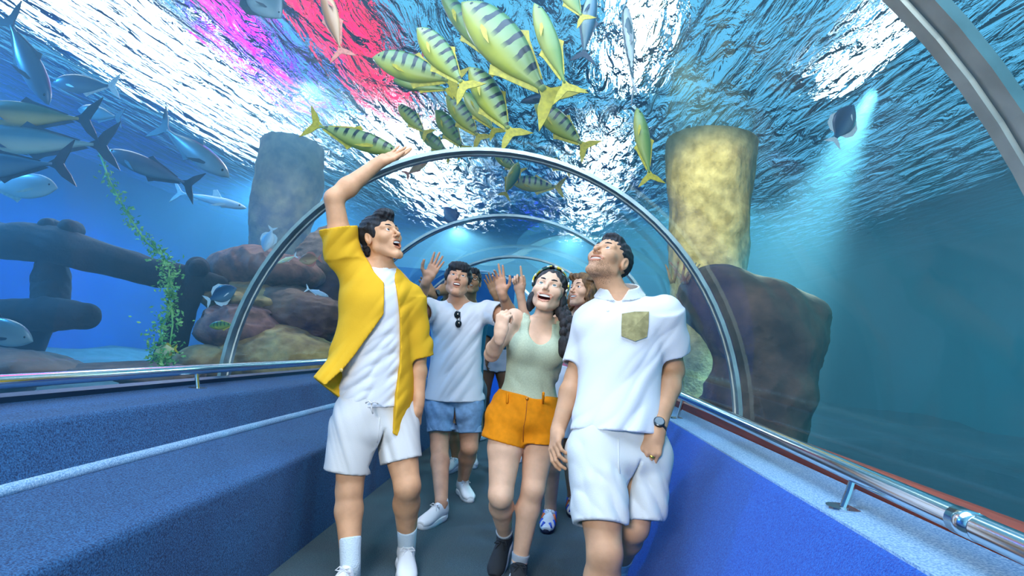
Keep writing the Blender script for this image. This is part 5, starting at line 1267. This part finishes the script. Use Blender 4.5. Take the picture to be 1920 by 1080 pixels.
OLIV = fish_mat('yellow_bellied_fish', srgb('1f3a30'), srgb('3c5638'), srgb('d8c06a')); PALE = fish_mat('pale_fish', srgb('8fb0c4'), srgb('b4c8d0'), srgb('e6ecec')); STRP = fish_mat('pale_striped_fish', srgb('c8d4d0'), srgb('dfe4d8'), srgb('f0f0e8'), srgb('4a6468'), 26, long=True, duty=.45)
BRNZ = fish_mat('bronze_fish', srgb('8a5a3a'), srgb('b07a4a'), srgb('d8a878')); BUTT = fish_mat('butterfly_fish', srgb('dcd6a0'), srgb('e6dc9a'), srgb('f0e8c0')); GREY = fish_mat('grey_fish', srgb('4c6a74'), srgb('64808a'), srgb('8aa0a4'))
g1 = 'golden striped fish overhead'
G = [('deep', (866, 4), (1056, 208), 3.2, 3.2, (.7, -.7), GOLD, 'largest golden striped fish at the top, swimming up and left'),
     ('deep', (698, 108), (872, 160), 3.35, 3.4, (.1, -1), GOLD, 'golden striped fish nearest the red glow, facing left'),
     ('deep', (782, 52), (884, 178), 3.1, 3.1, (.8, -.5), GOLD, 'golden striped fish partly covering the left facing one'),
     ('slim', (826, -14), (944, 138), 3.6, 3.6, (.7, -.6), GOLDD, 'dark olive fish behind the largest golden fish'),
     ('deep', (880, 126), (970, 268), 3.35, 3.35, (.85, -.4), GOLD, 'pale golden fish with close black bars below the largest one'),
     ('slim', (1002, 6), (1070, 186), 3.0, 3.0, (1, -.3), GOLD2, 'bright yellow green fish right of the largest golden fish'),
     ('deep', (736, 150), (858, 172), 3.8, 3.8, (.1, -1, -.5), GOLDD, 'dark olive fish showing its belly under the left facing one'),
     ('deep', (836, 178), (908, 270), 4.2, 4.2, (.8, -.5), GOLD, 'small golden fish left of the close barred pale one'),
     ('deep', (816, 206), (876, 290), 4.5, 4.5, (.8, -.5), GOLDD, 'small olive fish just above the steel hoop crown'),
     ('deep', (746, 198), (806, 256), 4.6, 4.6, (.7, -.7), GOLD, 'small hazy golden fish at the edge of the red glow'),
     ('deep', (1002, 196), (1110, 286), 3.9, 3.9, (.6, -.8), GOLD, 'golden striped fish above the right part of the hoop'),
     ('slim', (748, 288), (572, 226), 3.7, 3.7, (.2, -1), GOLD, 'golden fish swimming right just above the raised hand'),
     ('deep', (868, 172), (936, 256), 3.8, 3.8, (.8, -.4, -.3), GOLD2, 'plain yellow green fish tucked behind the close barred pale one'),
     ('deep', (972, 304), (944, 372), 4.7, 4.9, (.9, -.1, .3), GOLD2, 'yellow green fish seen head on just below the hoop crown'),
     ('deep', (958, 342), (1060, 352), 5.0, 5.0, (0, -1), GOLD, 'golden striped fish lying level below the hoop crown'),
     ('slim', (1194, 202), (1222, 348), 3.5, 3.5, (1, -.2), GOLD2, 'lone green fish hanging head up left of the rock column'),
     ('deep', (926, 290), (982, 326), 4.9, 4.9, (.4, -.9), GOLDD, 'dark olive fish right under the hoop crown'),
     ('deep', (1010, 296), (1074, 322), 4.8, 4.8, (.2, -1), GOLD, 'small golden fish crossing behind the right shoulder of the hoop'),
     ('slim', (1112, -20), (1092, 118), 3.2, 3.2, (1, 0), SILV, 'blue silver fish hanging straight down from the top edge'),
     ('deep', (1044, -40), (1100, 44), 3.0, 3.0, (.9, -.3), GOLD2, 'yellow green fish cut by the top edge above the bright yellow one'),
     ('slim', (975, 192), (1072, 168), 5.2, 5.2, (.2, -1), DARK, 'dark blue fish in the haze right of the close barred pale one'),
     ('deep', (786, 246), (850, 296), 5.0, 5.0, (.5, -.8), GOLDD, 'faint olive fish beside the fingertips of the raised hand'),
     ('slim', (606, -24), (644, 112), 3.2, 3.2, (-1, 0), BRNZ, 'bronze fish hanging tail down in the red glow'),
     ('deep', (806, 296), (758, 330), 5.2, 5.2, (.4, -.9), BRNZ, 'rosy fish with forked tail just under the hoop near the hand'),
     ('round', (832, 388), (862, 424), 6.6, 6.6, (.8, -.5), DARK, 'small dark round fish against the white glow of the far lamp'),
     ('long', (1172, 8), (1190, 186), 3.5, 3.5, (.5, 0, .8), STRP, 'pale fish with lengthwise stripes in the white glow'),
     ('round', (1600, 196), (1560, 272), 3.6, 3.6, (-.8, -.3), DARK, 'dark fish with white tail alone at the upper right')]
for i, (k, h, t, d1, d2, dr, bm, lb) in enumerate(G):
    fish(k, h, t, d1, d2, dr, bm, FIN_W if bm in (STRP,) or 'white tail' in lb else (FIN_R if bm is BRNZ else (FIN_D if bm in (SILV, DARK) else FIN_Y)), lb, g1 if bm in (GOLD, GOLD2, GOLDD) else None)
LF = [('slim', (-70, 206), (190, 226), 3.4, 3.5, (0, -1), OLIV, FIN_D, 'olive fish with yellow belly at the left edge'),
      ('slim', (-100, 256), (226, 274), 3.3, 3.6, (0, -1), SILV, FIN_D, 'silver fish gliding level below the yellow bellied one'),
      ('slim', (-130, 314), (142, 306), 3.0, 3.1, (0, -1), DARK, FIN_D, 'dark fish with big crescent tail at the left edge'),
      ('slim', (200, 282), (374, 354), 4.0, 4.1, (.4, -.9), RED, FIN_D, 'reddish dark fish above the green weed'),
      ('slim', (430, 332), (292, 228), 4.6, 4.7, (.5, -.8), GREY, FIN_D, 'grey blurred fish diving right under the bright streaks'),
      ('deep', (98, 156), (226, 162), 4.4, 4.5, (0, -1), DARK, FIN_W, 'dark blue deep bodied fish with pale fins among the left school'),
      ('slim', (92, 196), (8, 20), 3.6, 3.6, (.9, -.4), DARK, FIN_D, 'dark fish pointing down at the upper left corner'),
      ('deep', (146, 206), (232, 222), 5.0, 5.0, (0, -1), GREY, FIN_D, 'grey blue fish above the reddish dark one'),
      ('deep', (108, 352), (-40, 348), 3.8, 3.8, (0, -1), PALE, FIN_W, 'pale fish at the left edge under the crescent tail'),
      ('long', (462, 390), (322, 358), 5.6, 5.6, (.2, -1), PALE, FIN_W, 'long pale shark shaped fish left of the grey column'),
      ('deep', (62, 640), (-90, 596), 3.4, 3.4, (.1, -1), GREY, FIN_D, 'big grey green fish low at the left edge'),
      ('round', (290, 660), (334, 654), 4.0, 4.0, (0, -1), BUTT, FIN_Y, 'small yellow butterfly fish at the foot of the weed'),
      ('round', (444, 540), (384, 566), 4.8, 4.8, (-.3, -1), DARK, FIN_W, 'dark round fish with white fins before the rock pile'),
      ('deep', (392, 612), (446, 608), 4.4, 4.4, (0, -1), GOLDD, FIN_Y, 'olive fish with yellow tail low before the rock pile'),
      ('round', (560, 488), (604, 484), 5.0, 5.0, (0, -1), BRNZ, FIN_R, 'round bronze fish over the topmost boulder'),
      ('slim', (520, 494), (558, 478), 5.0, 5.0, (0, -1), BUTT, FIN_W, 'small yellowish fish behind the left hoop above the rocks'),
      ('slim', (616, 556), (572, 540), 4.8, 4.8, (0, -1), PALE, FIN_W, 'small pale fish with white tail beside the yellow shirt'),
      ('round', (496, 472), (512, 424), 5.2, 5.2, (-1, 0), PALE, FIN_W, 'pale grey fish upright at the grey column foot'),
      ('round', (528, 34), (446, -50), 3.5, 3.5, (.6, -.7), GREY, FIN_D, 'grey round bellied fish cut by the top edge over the magenta glow')]
for (k, h, t, d1, d2, dr, bm, fm_, lb) in LF: fish(k, h, t, d1, d2, dr, bm, fm_, lb)
for k_, lst in _fm.items():
    for pn, o in lst: bpy.data.objects.remove(o)
